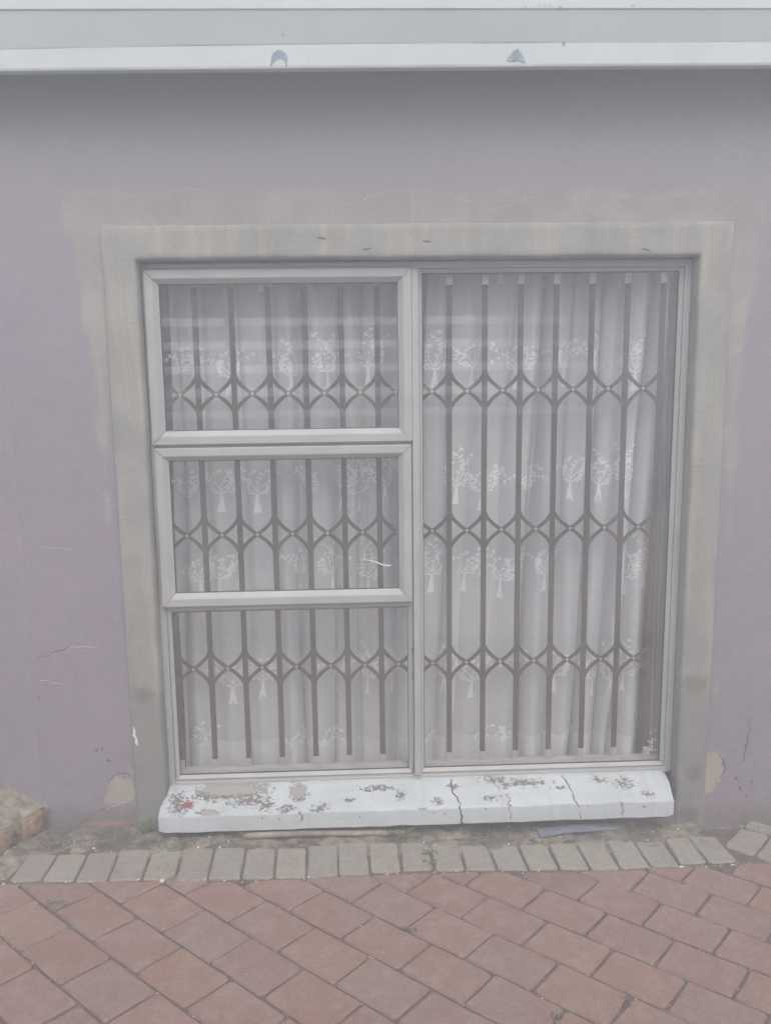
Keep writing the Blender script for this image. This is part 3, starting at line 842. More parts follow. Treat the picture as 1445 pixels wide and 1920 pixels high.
# ------------------------------------------------------------------ window sill
sill = empty('window_sill', (0.22, 3.02, 0.03))
tag(sill, 'white painted concrete sill with cracks and chipped patches below the window', 'window sill')
def sill_section(x):
    e = 0.0016 * fbm(x, 0, 0, 9, 3)
    return [(3.12, 0.1415), (3.078, 0.1405 + e), (3.035, 0.130 + e), (2.99, 0.1155 + e), (2.953, 0.1035 + e), (2.9485 + e, 0.1005 + e), (2.947 + e, 0.096), (2.946 + e, 0.070), (2.946 + e, 0.043 + e), (2.949, 0.0405 + e), (3.00, 0.040), (3.06, 0.042)]
def sill_mesh():
    xs = [-0.662 + 1.768 * i / 110 for i in range(111)]
    v = []; f = []
    k = 12
    for i, x in enumerate(xs):
        sec = sill_section(x)
        if i < 3 or i > 107:               # rounded, worn ends; the back tapers in between the jambs
            q = min(1, min(i, 110 - i) / 1.5)
            sec = [(y + (0.010 * (1 - q) if y < 2.97 else 0), z - 0.006 * (1 - q) ** 2 * (1 if z > 0.07 else -0.6)) for y, z in sec]
        for (y, z) in sec:
            xx = x
            if y > 3.03:                   # between the jambs
                xx = max(OL + 0.003, min(OR_ - 0.012, x + (0.010 if x > 1.0 else 0)))
            v.append((xx, y + 0.0006 * fbm(x, z, y, 25, 2), z + 0.0008 * fbm(x, y, 1, 20, 2)))
    for i in range(110):
        for a in range(k):
            b = (a + 1) % k
            f.append((i*k + a, i*k + b, (i+1)*k + b, (i+1)*k + a))
    f += [tuple(range(k)), tuple(range(110 * k, 111 * k))[::-1]]
    return make('sill_slab', v, f, M['sill'], sill)
so = sill_mesh()
def sill_crack(xt, xb, t0, t1, w, seed):
    r = random.Random(seed); prof = sill_section(xt)[1:9]
    P = []; Nn = []
    m = 26
    for i in range(m + 1):
        t = t0 + (t1 - t0) * i / m
        q = t * (len(prof) - 1); j = min(int(q), len(prof) - 2); fr = q - j
        y = prof[j][0] + (prof[j+1][0] - prof[j][0]) * fr; z = prof[j][1] + (prof[j+1][1] - prof[j][1]) * fr
        dy, dz = prof[j+1][0] - prof[j][0], prof[j+1][1] - prof[j][1]
        n = Vector((0, dz, -dy)).normalized()
        if n.z < -0.2: n = -n
        if n.y > 0.2: n = -n
        x = xt + (xb - xt) * t + 0.010 * fbm(t * 3, seed, 0, 2, 3) + r.uniform(-.003, .003)
        P.append(Vector((x, y, z)) + n * 0.0006); Nn.append(n)
    W = [w * r.uniform(.4, 1.3) for _ in P]
    v, f = strip3(P, W, Nn, 0.0009)
    make('crack', v, f, M['crack'], sill)
sill_crack(0.345, 0.372, 0.0, 1.0, 0.0045, 3)
sill_crack(0.53, 0.538, 0.3, 0.95, 0.0022, 5)
sill_crack(0.745, 0.782, 0.0, 1.0, 0.0038, 7)
sill_crack(-0.185, -0.18, 0.5, 0.85, 0.002, 8)
sill_crack(0.92, 0.925, 0.6, 0.95, 0.0012, 9)
for sx, sz in ((-0.31, .085), (-0.255, .08), (0.02, .08), (0.27, .085), (0.31, .08), (0.45, .093), (0.80, .092), (1.0, .083), (-0.05, .075)):
    r0 = rnd.uniform(.002, .005)
    v, f = prism([(math.cos(a) * r0 * rnd.uniform(.6, 1.3), math.sin(a) * r0 * rnd.uniform(.5, 1.1)) for a in [k * math.pi / 3 for k in range(6)]], 0, 0.002)
    make('chip_mark', [(sx + a, 2.9465 - c, sz + b) for a, b, c in v], f, M['crack'], sill)

# ------------------------------------------------------------------ trellis gate inside the glass
gate = empty('security_gate', (0.25, 3.165, 0.17))
tag(gate, 'bronze trellis security gate of upright bars and curved links behind the glass', 'security gate')
GY = 3.165
BX = [-0.6135 + 0.1203 * i for i in range(15)]
for i, x in enumerate(BX):
    if x > 1.10: break
    w = 0.0095
    mb = MB()
    mb.box(x - w, x + w, GY - 0.004, GY + 0.004, 0.205, 1.855, 0.0012)
    b = mb.build('bar', M['bronze'], gate)
    mb = MB(); mb.box(x - w - .001, x + w + .001, GY - 0.006, GY + 0.006, 0.172, 0.2045, 0.001); mb.build('foot', M['steel'], gate)
    mb = MB(); mb.box(x - w - .001, x + w + .001, GY - 0.006, GY + 0.006, 1.8555, 1.89, 0.001); mb.build('hanger', M['steel'], gate)
mb = MB(); mb.box(-0.63, 1.12, GY - 0.014, GY + 0.014, 0.150, 0.1715, 0.001); mb.build('floor_track', M['steel'], gate)
mb = MB(); mb.box(-0.63, 1.12, GY - 0.014, GY + 0.014, 1.8905, 1.93, 0.001); mb.build('head_track', M['bronze'], gate)
def arm_pts(xa, xb, zc, h, y):
    pts = []
    d = xb - xa
    for i in range(15):
        t = i / 14.0
        if t <= 0.5: s = t * 2; sg = 1
        else: s = (1 - t) * 2; sg = -1
        # bezier from the bar (vertical tangent) to the rivet
        p0, p1, p2, p3 = (0.0, 1.0), (0.02, 0.62), (0.20, 0.32), (0.5, 0.0)
        bz = lambda k: (1-s)**3*p0[k] + 3*(1-s)**2*s*p1[k] + 3*(1-s)*s*s*p2[k] + s**3*p3[k]
        fx, fz = bz(0), bz(1)
        pts.append((xa + d * (fx if sg == 1 else 1 - fx), y, zc + sg * h * fz))
    return pts
rivet_bm = bmesh.new()
bmesh.ops.create_uvsphere(rivet_bm, u_segments=8, v_segments=5, radius=0.0056)
bmesh.ops.scale(rivet_bm, vec=(1, 0.6, 1), verts=rivet_bm.verts)
rivet_me = bpy.data.meshes.new('rivet'); rivet_bm.to_mesh(rivet_me); rivet_bm.free()
rivet_me.materials.append(M['steel'])
for p in rivet_me.polygons: p.use_smooth = True
for zc in (1.505, 1.025, 0.547):
    for i in range(len(BX) - 1):
        xa, xb = BX[i], BX[i+1]
        if xb > 1.10: continue
        for (a, b, y) in ((xa, xb, GY - 0.0045), (xb, xa, GY - 0.0085)):
            pts = arm_pts(a, b, zc, 0.076, y)
            v, f = strip3(pts, 0.0125, (0, -1, 0), 0.0034)
            make('link', v, f, M['bronze'], gate)
        o = bpy.data.objects.new('rivet', rivet_me); col.objects.link(o); o.parent = gate
        o.location = Vector(((xa + xb) / 2, GY - 0.0125, zc)) - gate.location

# ------------------------------------------------------------------ sheer curtains with embroidered trees
def make_fold(x0, x1, seed, pmin, pmax, over, amp, y0, tilt):
    r = random.Random(seed)
    kn = [x0 - 0.3]; ph = [0.0]
    xx = x0 - 0.3
    while xx < x1 + 0.3:
        p = r.uniform(pmin, pmax)
        xx += p; kn.append(xx); ph.append(ph[-1] + 2 * math.pi)
    ov = [r.uniform(0.6, 1.25) for _ in kn]; am = [r.uniform(0.25, 1.35) for _ in kn]
    tl = [r.uniform(0.4, 1.6) for _ in kn]
    def fold(s, z):
        i = 0
        for i in range(len(kn) - 1):
            if kn[i] <= s < kn[i + 1]: break
        t = (s - kn[i]) / (kn[i+1] - kn[i])
        sm = t * t * (3 - 2 * t)
        P = ph[i] + 2 * math.pi * t
        o = ov[i] * (1 - sm) + ov[i+1] * sm; a = am[i] * (1 - sm) + am[i+1] * sm; k = tl[i] * (1 - sm) + tl[i+1] * sm
        p = kn[i+1] - kn[i]
        hang = 0.75 + 0.25 * (1.9 - z) / 1.7
        x = s - over * o * p / (2 * math.pi) * math.sin(P + 0.35 * math.sin(z * 2.1 + i)) * hang + tilt * k * (z - 1.0) + 0.004 * math.sin(z * 5 + s * 30)
        y = y0 + amp * a * math.cos(P + 0.35 * math.sin(z * 2.1 + i)) * hang + 0.003 * math.sin(3 * P + z * 4)
        return x, y
    return fold
def curtain_mesh(fold, x0, x1, z0, z1, nx, nz, name, mat, parent):
    v = []; f = []
    for j in range(nz + 1):
        z = z0 + (z1 - z0) * j / nz
        for i in range(nx + 1):
            s = x0 + (x1 - x0) * i / nx
            x, y = fold(s, z)
            v.append((x, y, z))
    for j in range(nz):
        for i in range(nx):
            a = j * (nx + 1) + i
            f.append((a, a + 1, a + nx + 2, a + nx + 1))
    return make(name, v, f, mat, parent, smooth=True)
def tree_motif(seed, h=0.19, w=0.13):
    """2d polygons (x,z) of an embroidered tree: flared trunk, curling branches and leaves"""
    r = random.Random(seed); polys = []
    def stroke(pts, w0, w1):
        n = len(pts)
        for i in range(n - 1):
            (a, b), (c, d) = pts[i], pts[i+1]
            L = math.hypot(c - a, d - b) or 1e-6
            nx_, nz_ = -(d - b) / L, (c - a) / L
            k0 = w0 + (w1 - w0) * i / (n - 1); k1 = w0 + (w1 - w0) * (i + 1) / (n - 1)
            polys.append([(a - nx_*k0, b - nz_*k0), (c - nx_*k1, d - nz_*k1), (c + nx_*k1, d + nz_*k1), (a + nx_*k0, b + nz_*k0)])
    def leaf(x, z, a, l):
        ca, sa = math.cos(a), math.sin(a)
        P = [(0, 0), (.35*l, .28*l), (.75*l, .22*l), (l, 0), (.75*l, -.22*l), (.35*l, -.28*l)]
        polys.append([(x + ca*p - sa*q, z + sa*p + ca*q) for p, q in P])
    tb, tt = -h * 0.5, -h * 0.16
    stroke([(0, tb), (0.0, tb + h*.10), (0.001, tb + h*.2), (0, tt)], 0.0105, 0.0028)
    polys.append([(-0.012, tb - 0.002), (0.012, tb - 0.002), (0.008, tb + 0.010), (-0.008, tb + 0.010)])
    for bi, (ang, ln) in enumerate(((1.57, .62), (1.05, .62), (2.1, .62), (0.55, .5), (2.6, .5), (0.12, .38), (3.02, .38))):
        ang += r.uniform(-.1, .1)
        L = ln * h * r.uniform(.9, 1.1); n = 7
        x, z = 0.0, tt + (0.008 if bi < 3 else 0)
        cur = r.choice((-1, 1)) * r.uniform(.12, .28)
        if bi >= 3: cur = (0.24 if ang < 1.57 else -0.24) * r.uniform(.7, 1.3)
        pts = [(x, z)]
        for k in range(n):
            x += math.cos(ang) * L / n * (w / 0.13); z += math.sin(ang) * L / n
            ang += cur * (1 if k < 4 else 1.5)
            pts.append((x, z))
            if k >= 1:
                leaf(x, z, ang + r.choice((-1, 1)) * r.uniform(.7, 1.3), r.uniform(.010, .014))
                if r.random() < .55: leaf(x, z, ang - r.choice((-1, 1)) * r.uniform(.7, 1.4), r.uniform(.008, .012))
        leaf(x, z, ang, 0.016)
        stroke(pts, 0.0017, 0.0009)
    return polys
MOT = [tree_motif(s) for s in (1, 2, 3, 4, 5, 6)]
def embroider(fold, x0, z0, k, parent, fx=1.0, sc=1.0, zmin=0.21):
    # the spot on the foremost layer at x0, then the fabric measured out from there along its own length
    best = min((abs(fold(x0 + q * 0.002, z0)[0] - x0) * 6 + fold(x0 + q * 0.002, z0)[1], x0 + q * 0.002) for q in range(-60, 61))[1]
    L = {0: best}
    for sg in (1, -1):
        s = best; px, py = fold(s, z0)
        for i in range(1, 101):
            tgt = 0.001
            while tgt > 0:
                s += sg * 0.00025
                x, y = fold(s, z0); tgt -= math.hypot(x - px, y - py); px, py = x, y
            L[sg * i] = s
    def smap(a):
        q = max(-99.0, min(99.0, a * 1000)); i = math.floor(q); t = q - i
        return L[i] * (1 - t) + L[i + 1] * t
    v = []; f = []
    for poly in MOT[k % 6]:
        idx = []
        if min(z0 + b * sc for a, b in poly) < zmin: continue
        for a, b in poly:
            ss = smap(a * fx * sc)
            x, y = fold(ss, z0 + b * sc)
            xb, yb = fold(ss + 0.0006, z0 + b * sc)
            n = Vector((yb - y, -(xb - x), 0))
            n = n.normalized() if n.length > 1e-9 else Vector((0, -1, 0))
            if xb < x: n = -n
            idx.append(len(v)); v.append((x + n.x * 0.0015, y + n.y * 0.0015, z0 + b * sc))
        f.append(tuple(idx))
    if f: make('embroidered_tree', v, f, M['lace'], parent)
CY = 3.262
def curtain(label, x0, x1, seed, pmin, pmax, over, amp, tilt, trees, nx):
    root = empty('sheer_curtain', ((x0 + x1) / 2, CY, 0.18))
    tag(root, label, 'curtain')
    fold = make_fold(x0, x1, seed, pmin, pmax, over, amp, CY, tilt)
    curtain_mesh(fold, x0, x1, 0.235, 1.92, nx, 60, 'voile', M['voile'], root)
    curtain_mesh(fold, x0, x1, 0.10, 0.2345, nx, 4, 'hem', M['hem'], root)
    for i, (a, b) in enumerate(trees): embroider(fold, a, b, i * 5 + seed, root, 1 if i % 2 else -1)
    return root
rowz = (1.955, 1.605, 1.19, 0.87, 0.49, 0.205)
TL = []
for zi, xs in zip(rowz, ((-0.47, -0.28, -0.02), (-0.57, -0.40, -0.185, -0.06, 0.08), (-0.57, -0.44, -0.317, -0.14, -0.01, 0.04, 0.13), (-0.53, -0.46, -0.18, -0.06, 0.07), (-0.43, -0.32, -0.05, 0.06, 0.15), (-0.55, -0.2, -0.08))):
    TL += [(x, zi + rnd.uniform(-.02, .02)) for x in xs]
TR_ = []
for zi, xs in zip(rowz, ((0.54, 0.70, 0.95), (0.31, 0.44, 0.60, 0.76, 0.88, 1.01), (0.385, 0.48, 0.645, 0.79, 0.89, 0.98), (0.297, 0.42, 0.545, 0.70, 1.0, 1.06), (0.34, 0.44, 0.62, 0.75, 0.885, 0.95, 1.0), (0.295, 0.52, 0.8))):
    TR_ += [(x, zi + rnd.uniform(-.02, .02)) for x in xs]
curtain('white sheer curtain with embroidered trees behind the three stacked left panes', -0.625, 0.262, 7, 0.085, 0.16, 0.95, 0.042, 0.015, TL, 820)
curtain('white sheer curtain with embroidered trees hanging in slanted folds behind the tall right pane', 0.235, 1.085, 21, 0.070, 0.13, 1.3, 0.050, 0.05, TR_, 1000)
# taupe drape bunched at the right side of the window
root = empty('drape', (1.12, 3.235, 0.1))
tag(root, 'narrow taupe drape bunched behind the right edge of the tall pane', 'curtain')
fold = make_fold(1.06, 1.24, 4, 0.035, 0.05, 0.6, 0.009, 3.222, 0.0)
curtain_mesh(fold, 1.09, 1.22, 0.12, 1.93, 90, 30, 'drape_cloth', M['drape'], root)
mb = MB(); mb.box(-0.66, 1.2, CY - .01, CY + .01, 1.93, 1.95, 0.002)
tag(mb.build('curtain_rail', M['steel']), 'slim curtain rail across the top inside the window', 'curtain rail')

# ------------------------------------------------------------------ eave: sheet metal fascia, soffit and roof
fascia = empty('eave_fascia', (0.2, 2.90, 2.45))
tag(fascia, 'white folded sheet metal fascia along the eave, its paint flaking in spots', 'fascia')
def ztab(x, tab):
    if x <= tab[0][0]: return tab[0][1] + (x - tab[0][0]) * (tab[1][1] - tab[0][1]) / (tab[1][0] - tab[0][0]) * 0.8
    for (a, b), (c, d) in zip(tab, tab[1:]):
        if a <= x <= c:
            return b + (d - b) * (x - a) / (c - a)
    return tab[-1][1] + (x - tab[-1][0]) * 0.004
ZB = [(-0.9742, 2.4412), (-0.4241, 2.4465), (0.1321, 2.4506), (0.6991, 2.4544), (1.2702, 2.4570)]
ZL = [(-0.9742, 2.5037), (-0.4241, 2.5141), (0.1321, 2.5206), (0.6991, 2.5237), (1.2702, 2.5259)]
v = []; f = []
xs = [-3.4 + 7.2 * i / 120 for i in range(121)]
for x in xs:
    zb, zl = ztab(x, ZB), ztab(x, ZL)
    zu = 2.6003 + (zb - 2.4506) * .5
    e = 0.0012 * fbm(x, 0, 0, 3, 2)
    sec = [(2.9200, zb + 0.010), (2.9180, zb + 0.002), (2.9100, zb), (2.8880, zb), (2.8815, zb + 0.003), (2.8800 + e, zb + 0.009), (2.8800 + e, zl - 0.004), (2.8780, zl), (2.8540, zu - 0.002), (2.8500 + e, zu + 0.002), (2.8500 + e, 2.76), (2.9000, 2.762)]
    v += [(x, y, z) for y, z in sec]
k = 12
for i in range(120):
    for a in range(k - 1):
        f.append((i*k + a, i*k + a + 1, (i+1)*k + a + 1, (i+1)*k + a))
make('folded_sheet', v, f, M['fascia'], fascia)
def flake(cx, cz, outer, name='bared_patch', mat='bare', y=2.8793):
    v, f = prism(outer, 0, 0.0007)
    make(name, [(cx + a, y - c, cz + b) for a, b, c in v], f, M[mat], fascia)
def crescent(r0, r1, a0, a1, n=12):
    P = []
    for i in range(n + 1):
        a = a0 + (a1 - a0) * i / n; q = r0 * (1 + rnd.uniform(-.08, .08)); P.append((q * math.cos(a), q * math.sin(a)))
    for i in range(n, -1, -1):
        a = a0 + (a1 - a0) * i / n; q = r1 * (1 + rnd.uniform(-.15, .15)); P.append((q * math.cos(a), q * math.sin(a) * 0.9))
    return P
Q = 0.00066
ARCH = [(72, 275), (74, 245), (84, 228), (104, 215), (125, 218), (142, 232), (148, 252), (141, 276), (132, 263), (116, 250), (97, 256), (84, 268)]
HAT = [(1184, 259), (1190, 246), (1205, 236), (1212, 221), (1230, 216), (1248, 226), (1260, 250), (1270, 272), (1250, 268), (1236, 262), (1216, 262), (1196, 265)]
flake(-0.1728, 2.4784, [((a - 110) * Q, (248 - b) * Q) for a, b in ARCH])
flake(0.5134, 2.4805, [((a - 1226) * Q, (248 - b) * Q) for a, b in HAT])
for (c0, c1, w) in (((74, 277), (73, 268), 4), ((140, 278), (139, 270), 4), ((1218, 262), (1222, 259), 5), ((1232, 217), (1226, 216), 4)):
    ox, ct = (-0.1728, 110) if c0[0] < 500 else (0.5134, 1226)
    oz = 2.4784 if c0[0] < 500 else 2.4805
    flake(ox + (c0[0] - ct) * Q, oz + (248 - c0[1]) * Q, [(w * Q * math.cos(k) * .8, w * Q * math.sin(k)) for k in range(6)], 'rust_speck', 'crack', y=2.8784)
flake(0.5093, 2.4568, [(0.003 * math.cos(a), 0.0042 * math.sin(a)) for a in range(6)])
flake(0.1160, 2.5212, [(0.005 * math.cos(a), 0.0035 * math.sin(a)) for a in range(6)])
flake(0.1374, 2.5212, [(0.0048 * math.cos(a), 0.003 * math.sin(a)) for a in range(6)])
flake(0.6523, 2.5176, [(0.006 * math.cos(a), 0.008 * math.sin(a)) for a in range(6)])
for i in range(16):
    px, pz = rnd.uniform(-0.95, 1.22), rnd.uniform(2.460, 2.505)
    r0 = rnd.uniform(.0015, .004)
    flake(px, pz, [(r0 * math.cos(a) * rnd.uniform(.6, 1.4), r0 * math.sin(a) * rnd.uniform(.6, 1.2)) for a in [k * math.pi / 3 for k in range(6)]], 'paint_fleck', 'crackpale')
for (px, pz) in ((-0.6555, 2.6252), (-0.5954, 2.6262), (0.5751, 2.6109), (0.5883, 2.6109), (0.6026, 2.6099), (0.6341, 2.6048), (0.5344, 2.6048), (0.8448, 2.6109)):
    r0 = rnd.uniform(.002, .005)
    flake(px, pz, [(r0 * math.cos(a) * rnd.uniform(.6, 1.4), r0 * math.sin(a) * rnd.uniform(.6, 1.2)) for a in [k * math.pi / 3 for k in range(6)]], 'paint_fleck', 'bare', y=2.8492)
roof = empty('roof', (0.2, 3.0, 2.5))
tag(roof, 'low roof and soffit above the plastered wall behind the fascia', 'roof')
mb = MB(); mb.box(-3.4, 3.8, 2.922, 3.035, 2.52, 2.535); mb.build('soffit', M['soffit'], roof)
v, f = prism([(2.84, 2.765), (6.9, 3.9), (6.9, 3.95), (2.78, 2.815)], -3.5, 3.9)
make('roof_sheet', [(c, a, b) for a, b, c in v], f, M['roof'], roof)

# ------------------------------------------------------------------ brick step at the left
step = empty('brick_step', (-1.2, 2.95, 0.03))
tag(step, 'worn brick step with crumbling mortar top at the left of the wall', 'step')
dirv = Vector((-0.51, -0.86)).normalized(); nrm = Vector((dirv.y, -dirv.x)) * 1.0    # nrm points left, away from the visible face
if nrm.x > 0: nrm = -nrm
pos = Vector((-1.052, 3.030))
def rough_block(name, poly, z0, z1, mat, seed, j=0.004):
    r = random.Random(seed)
    bm = bmesh.new()
    vs = [bm.verts.new((a.x, a.y, z0)) for a in poly] + [bm.verts.new((a.x, a.y, z1)) for a in poly]
    n = len(poly)
    bm.faces.new(vs[:n][::-1]); bm.faces.new(vs[n:])
    for i in range(n): bm.faces.new((vs[i], vs[(i+1) % n], vs[n + (i+1) % n], vs[n + i]))
    bmesh.ops.recalc_face_normals(bm, faces=bm.faces)
    bmesh.ops.bevel(bm, geom=bm.edges[:], offset=0.008, segments=2, affect='EDGES')
    bmesh.ops.subdivide_edges(bm, edges=bm.edges[:], cuts=2, use_grid_fill=True)
    for v in bm.verts:
        q = v.co
        v.co = q + Vector((fbm(q.x, q.y, q.z, 18, 3), fbm(q.y, q.z, q.x, 18, 3), fbm(q.z, q.x, q.y, 18, 3))) * j
    bm.verts.index_update()
    V = [v.co.copy() for v in bm.verts]; F = [tuple(v.index for v in f_.verts) for f_ in bm.faces]
    bm.free()
    return make(name, V, F, mat, step, smooth=True)
for i in range(4):
    L = 0.122
    a = pos + dirv * (i * (L + 0.006)); b = a + dirv * L
    rough_block('brick', [a, b, b + nrm * 0.10, a + nrm * 0.10], gz(-1.1) - 0.02, gz(-1.1) + 0.082 - i * 0.002, M['brick'], i)
# mortar bed over the bricks, banked up against the wall
v = []; f = []
n1, n2 = 34, 26
for i in range(n1 + 1):
    for j in range(n2 + 1):
        p_ = pos + dirv * (0.53 * i / n1 - 0.035) + nrm * (0.006 + 0.5 * (j / n2) ** 1.3)
        dw = max(0, 3.05 - p_.y)
        inl = (j / n2) ** 1.3 * 0.5
        z = gz(-1.1) + 0.084 + 0.005 * fbm(p_.x, p_.y, 0, 16, 4) + min(0.09, inl * 0.55 * math.exp(-dw * 6)) + 0.10 * inl * math.exp(-dw * 3)
        if j == 0: z -= 0.012
        v.append((p_.x, min(p_.y, WY + 0.004), z))
for i in range(n1):
    for j in range(n2):
        a = i * (n2 + 1) + j
        f.append((a, a + 1, a + n2 + 2, a + n2 + 1))
base = len(v)
for i in range(n1 + 1):
    q = v[i * (n2 + 1)]; v.append((q[0], q[1], q[2] - 0.03))
for i in range(n1): f.append((i * (n2 + 1), (i + 1) * (n2 + 1), base + i + 1, base + i))
make('mortar_top', v, f, M['mortar'], step, smooth=True)
# mortar pad in front of it
v, f = [], []
for i in range(25):
    for j in range(19):
        x = -1.32 + 0.235 * i / 24 + 0.05 * j / 18; y = 2.71 + 0.17 * j / 18
        e = min(i, 24 - i, j, 18 - j) / 3.0
        v.append((x, y, gz(x) - 0.012 + 0.014 * min(1, e) + 0.004 * fbm(x, y, 0, 20, 4)))
for i in range(24):
    for j in range(18):
        a = i * 19 + j; f.append((a, a + 1, a + 20, a + 19))
tag(make('mortar_pad', v, f, M['mortar'], smooth=True), 'rough tan mortar pad at the left end of the grey edging', 'mortar pad')

# ------------------------------------------------------------------ odds and ends lying under the sill
def rod(name, a, b, r0, mat, label, cat):
    a, b = Vector(a), Vector(b); n = 28; m = 10
    root = []
    ax = (b - a).normalized(); s = ax.cross(Vector((0, 0, 1))).normalized(); t = s.cross(ax)
    v = []; f = []
    for i in range(n + 1):
        q = i / n; c = a.lerp(b, q) + Vector((0, 0, 0.003 * math.sin(q * 5)))
        rr_ = r0 * (1 + 0.12 * fbm(q * 6, 0, 0, 1, 2)) * (0.55 if i in (0, n) else 1)
        for k in range(m):
            an = 2 * math.pi * k / m
            v.append(c + (s * math.cos(an) + t * math.sin(an)) * rr_)
    for i in range(n):
        for k in range(m):
            f.append((i*m + k, i*m + (k+1) % m, (i+1)*m + (k+1) % m, (i+1)*m + k))
    f += [tuple(range(m)), tuple(range(n*m, n*m + m))[::-1]]
    return tag(make(name, v, f, mat, None, smooth=True), label, cat)
rod('wooden_stick', (-0.375, 2.945, gz(-.375) + 0.013), (0.195, 2.968, gz(.195) + 0.013), 0.0105, M['wood'], 'weathered round wooden stick lying below the middle of the sill', 'stick')
def splinter_board(name, a, b, w, th, mat, label, seed):
    r = random.Random(seed); a, b = Vector(a), Vector(b)
    ax = (b - a); n = 24; s = Vector((-ax.y, ax.x, 0)).normalized()
    v = []; f = []
    for i in range(n + 1):
        q = i / n; c = a + ax * q
        w0 = w * (1 - 0.35 * q) * (1 + r.uniform(-.08, .08)); j = r.uniform(-.003, .003)
        lift = 0.006 * math.sin(q * 3)
        for (ss, zz) in ((-1, 0), (1, 0.004), (1, th + .004), (-1, th)):
            v.append(c + s * ss * w0 / 2 + s * j + Vector((0, 0, zz + lift)))
    for i in range(n):
        for k in range(4): f.append((i*4 + k, i*4 + (k+1) % 4, i*4 + 4 + (k+1) % 4, i*4 + 4 + k))
    f += [(0, 1, 2, 3), (4*n + 3, 4*n + 2, 4*n + 1, 4*n)]
    return tag(make(name, v, f, mat), label, 'board')
splinter_board('broken_board', (0.635, 2.958, gz(.635) + 0.002), (0.925, 2.992, gz(.925) + 0.004), 0.034, 0.009, M['tin'], 'broken grey strip of board lying below the right half of the sill', 4)

def leafy(name, x, y, z, n, size, spread, label, seed, height=0.5):
    r = random.Random(seed)
    root = empty(name, (x, y, z)); tag(root, label, 'weed', 'weeds along the wall foot')
    ms, ml = MB(), MB()
    for i in range(n):
        a = r.uniform(0, 6.28); d = spread * r.uniform(.15, 1); h = size * height * r.uniform(.3, 1.2)
        tip = Vector((x + math.cos(a) * d, y + math.sin(a) * d * .6, z + h))
        v, f = strip3([(x + r.uniform(-.004, .004), y, z - .002), ((x + tip.x) / 2, (y + tip.y) / 2, z + h * .75), tip], 0.0012, (0, -1, 0.01), 0.001)
        ms.add(v, f)
        for q in range(r.choice((1, 2, 3))):
            c = tip + Vector((r.uniform(-1, 1), r.uniform(-1, 1), r.uniform(-.6, .4))) * size * .3
            an = r.uniform(0, 6.28); l = size * r.uniform(.28, .5)
            dx = Vector((math.cos(an), math.sin(an) * .8, r.uniform(-.2, .5))).normalized(); dn = Vector((r.uniform(-.5, .5), -0.6, 1)).normalized(); sd = dx.cross(dn).normalized()
            P = [c, c + dx * l * .3 + sd * l * .3, c + dx * l * .75 + sd * l * .26, c + dx * l, c + dx * l * .75 - sd * l * .26, c + dx * l * .3 - sd * l * .3, c + dx * l * .5 + dn * l * .07]
            ml.add(P, [(0, 1, 6), (1, 2, 6), (2, 3, 6), (3, 4, 6), (4, 5, 6), (5, 0, 6)])
    ms.build('stem', M['stem'], root); ml.build('foliage', M['leaf'], root)
def W_(x, y): return gz(x) + 0.002
leafy('weed', -0.385, 2.955, W_(-.385, 0), 9, 0.028, 0.022, 'small green weed at the left end of the wooden stick', 1, .8)
leafy('weed', 0.17, 2.945, W_(.17, 0), 22, 0.032, 0.055, 'leafy green weed at the right end of the wooden stick', 2, .7)
leafy('weed', 0.245, 2.84, W_(.25, 0), 8, 0.024, 0.02, 'small dull weed growing in a joint of the grey edging near its middle', 3, .35)
leafy('weed', 0.25, 2.785, W_(.25, 0), 7, 0.022, 0.018, 'tiny weed sprouting low in a joint of the grey edging', 4, .35)
leafy('weed', -0.57, 2.885, W_(-.57, 0), 9, 0.024, 0.022, 'small dark weed on top of the grey edging left of the sill', 5, .35)
leafy('weed', -0.71, 2.99, W_(-.71, 0), 26, 0.034, 0.05, 'low mossy weed tuft at the foot of the left cement band', 6, .7)
leafy('weed', -0.70, 2.92, W_(-.70, 0), 12, 0.022, 0.03, 'sparse pale weed between the left cement band and the edging', 7, .6)
leafy('weed', 1.085, 3.0, W_(1.08, 0), 6, 0.02, 0.02, 'tiny dark weed under the right end of the sill', 8, .5)
def chip_thing(x, y, s, label, mat='chip', name='mortar_chip', h=0.4):
    r = random.Random(int(x * 999) + 5)
    m = MB()
    P = [(x + s * r.uniform(.7, 1.2) * math.cos(a), y + s * .7 * r.uniform(.6, 1.2) * math.sin(a)) for a in [k * math.pi / 4 for k in range(8)]]
    z = gz(x) + 0.001
    n = 8
    v = [(a, b, z - .004) for a, b in P] + [(x + (a - x) * .75, y + (b - y) * .75, z + s * h * r.uniform(.7, 1.1)) for a, b in P]
    f = [tuple(range(8))[::-1], tuple(range(8, 16))] + [(i, (i+1) % 8, 8 + (i+1) % 8, 8 + i) for i in range(8)]
    tag(make(name, v, f, M[mat]), label, 'chip')
chip_thing(1.062, 2.748, 0.008, 'white chip of mortar at a joint below the right part of the edging')
chip_thing(-0.605, 2.698, 0.009, 'pale chip of mortar below the edging at the left')
chip_thing(-0.575, 2.704, 0.022, 'flat grey lump of mortar below the edging at the left', 'mortar', 'mortar_lump', .3)
chip_thing(0.10, 2.722, 0.008, 'small pale stone wedged below the middle of the edging', 'mortar', 'pebble')
chip_thing(0.325, 2.945, 0.013, 'thin pale flake lying on the soil right of the leafy weed', 'mortar', 'flake', .25)

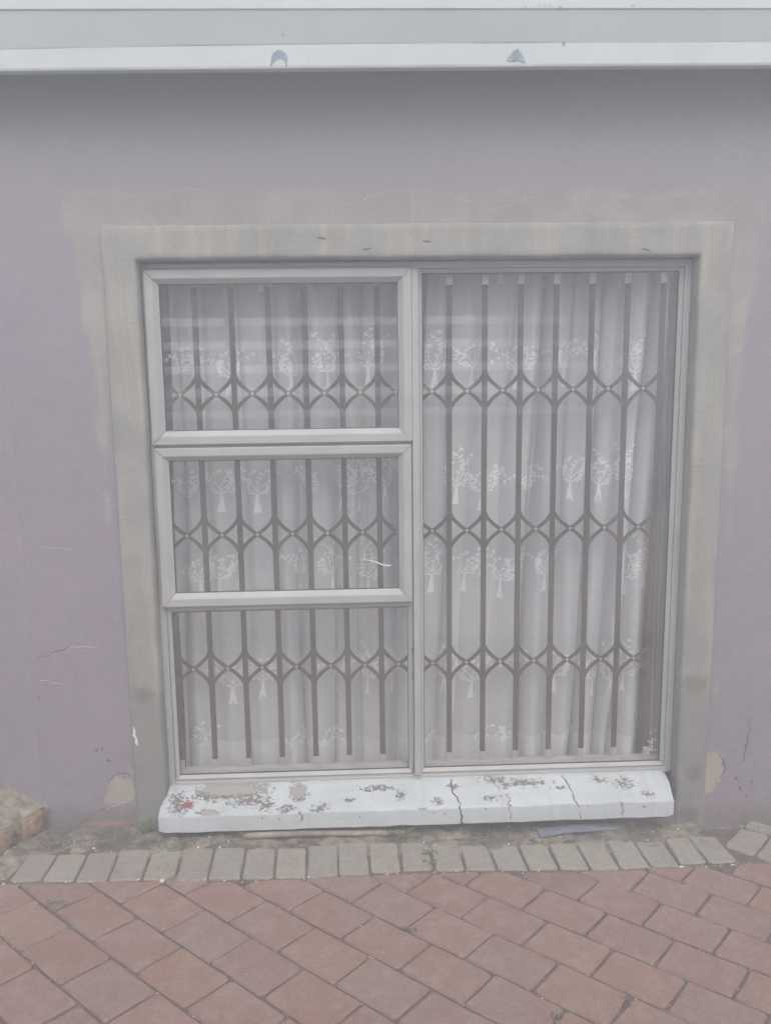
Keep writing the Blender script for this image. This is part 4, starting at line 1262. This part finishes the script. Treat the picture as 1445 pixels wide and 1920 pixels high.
# ------------------------------------------------------------------ across the yard (seen only as reflections in the panes)
fence = empty('board_fence', (0, -2.0, 0))
tag(fence, 'dark horizontal board fence with open gaps across the yard', 'fence')
edges = (0.0, 1.065, 1.135, 1.25, 1.325, 1.455, 1.525, 1.655, 1.725, 1.855, 1.925, 2.36)
for z0_, z1_ in zip(edges[0::2], edges[1::2]):
    mb = MB(); mb.box(-2.6, 2.3, -2.03, -2.00, z0_ - (0.2 if z0_ == 0 else 0), z1_, 0.003); mb.build('board', M['house'], fence)
for x in (-2.64, -1.0, 0.65, 2.34):
    mb = MB(); mb.box(x - .035, x + .035, -2.105, -2.032, -0.2, 2.4, 0.004); mb.build('post', M['house'], fence)
opp = empty('opposite_house', (4.6, -7.5, 0))
tag(opp, 'pale single storey house beyond the right end of the board fence', 'house')
mb = MB(); mb.box(2.6, 8.0, -10, -6, -0.5, 3.0); mb.build('wall', M['rail'], opp)
v, f = prism([(-10.4, 3.002), (-5.6, 3.002), (-5.6, 3.1), (-8, 4.3), (-10.4, 3.1)], 2.2, 8.4)
make('roof', [(c, a, b) for a, b, c in v], f, M['roof'], opp)
for x in (3.3, 5.2, 7.1):
    mb = MB(); mb.box(x - .5, x + .5, -6.0, -5.95, 1.5, 2.6, 0.01); w_ = mb.build('window', M['rail'], opp)
    for k in (-1, 1):
        mb = MB(); mb.box(x + k * .24 - .21, x + k * .24 + .21, -5.95, -5.935, 1.56, 2.54); mb.build('window_glass', M['dark'], w_)

# ------------------------------------------------------------------ haze volume added to stand in for a milky lens veil
HAZE = 0.08
if HAZE > 0:
    mb = MB(); mb.box(-34, 34, -44, 18, -2.2, 6.2)
    hz = NT('lens_veil_haze')
    hz.n.remove(hz.b)
    pv = hz.new('ShaderNodeVolumePrincipled')
    pv.inputs['Color'].default_value = (0.94, 0.98, 0.99, 1)
    pv.inputs['Density'].default_value = HAZE
    pv.inputs['Anisotropy'].default_value = 0.2
    hz.L(pv.outputs[0], hz.out.inputs['Volume'])
    tag(mb.build('haze', hz.m), 'thin haze added over the yard to stand in for lens fog', 'haze', kind='stuff')
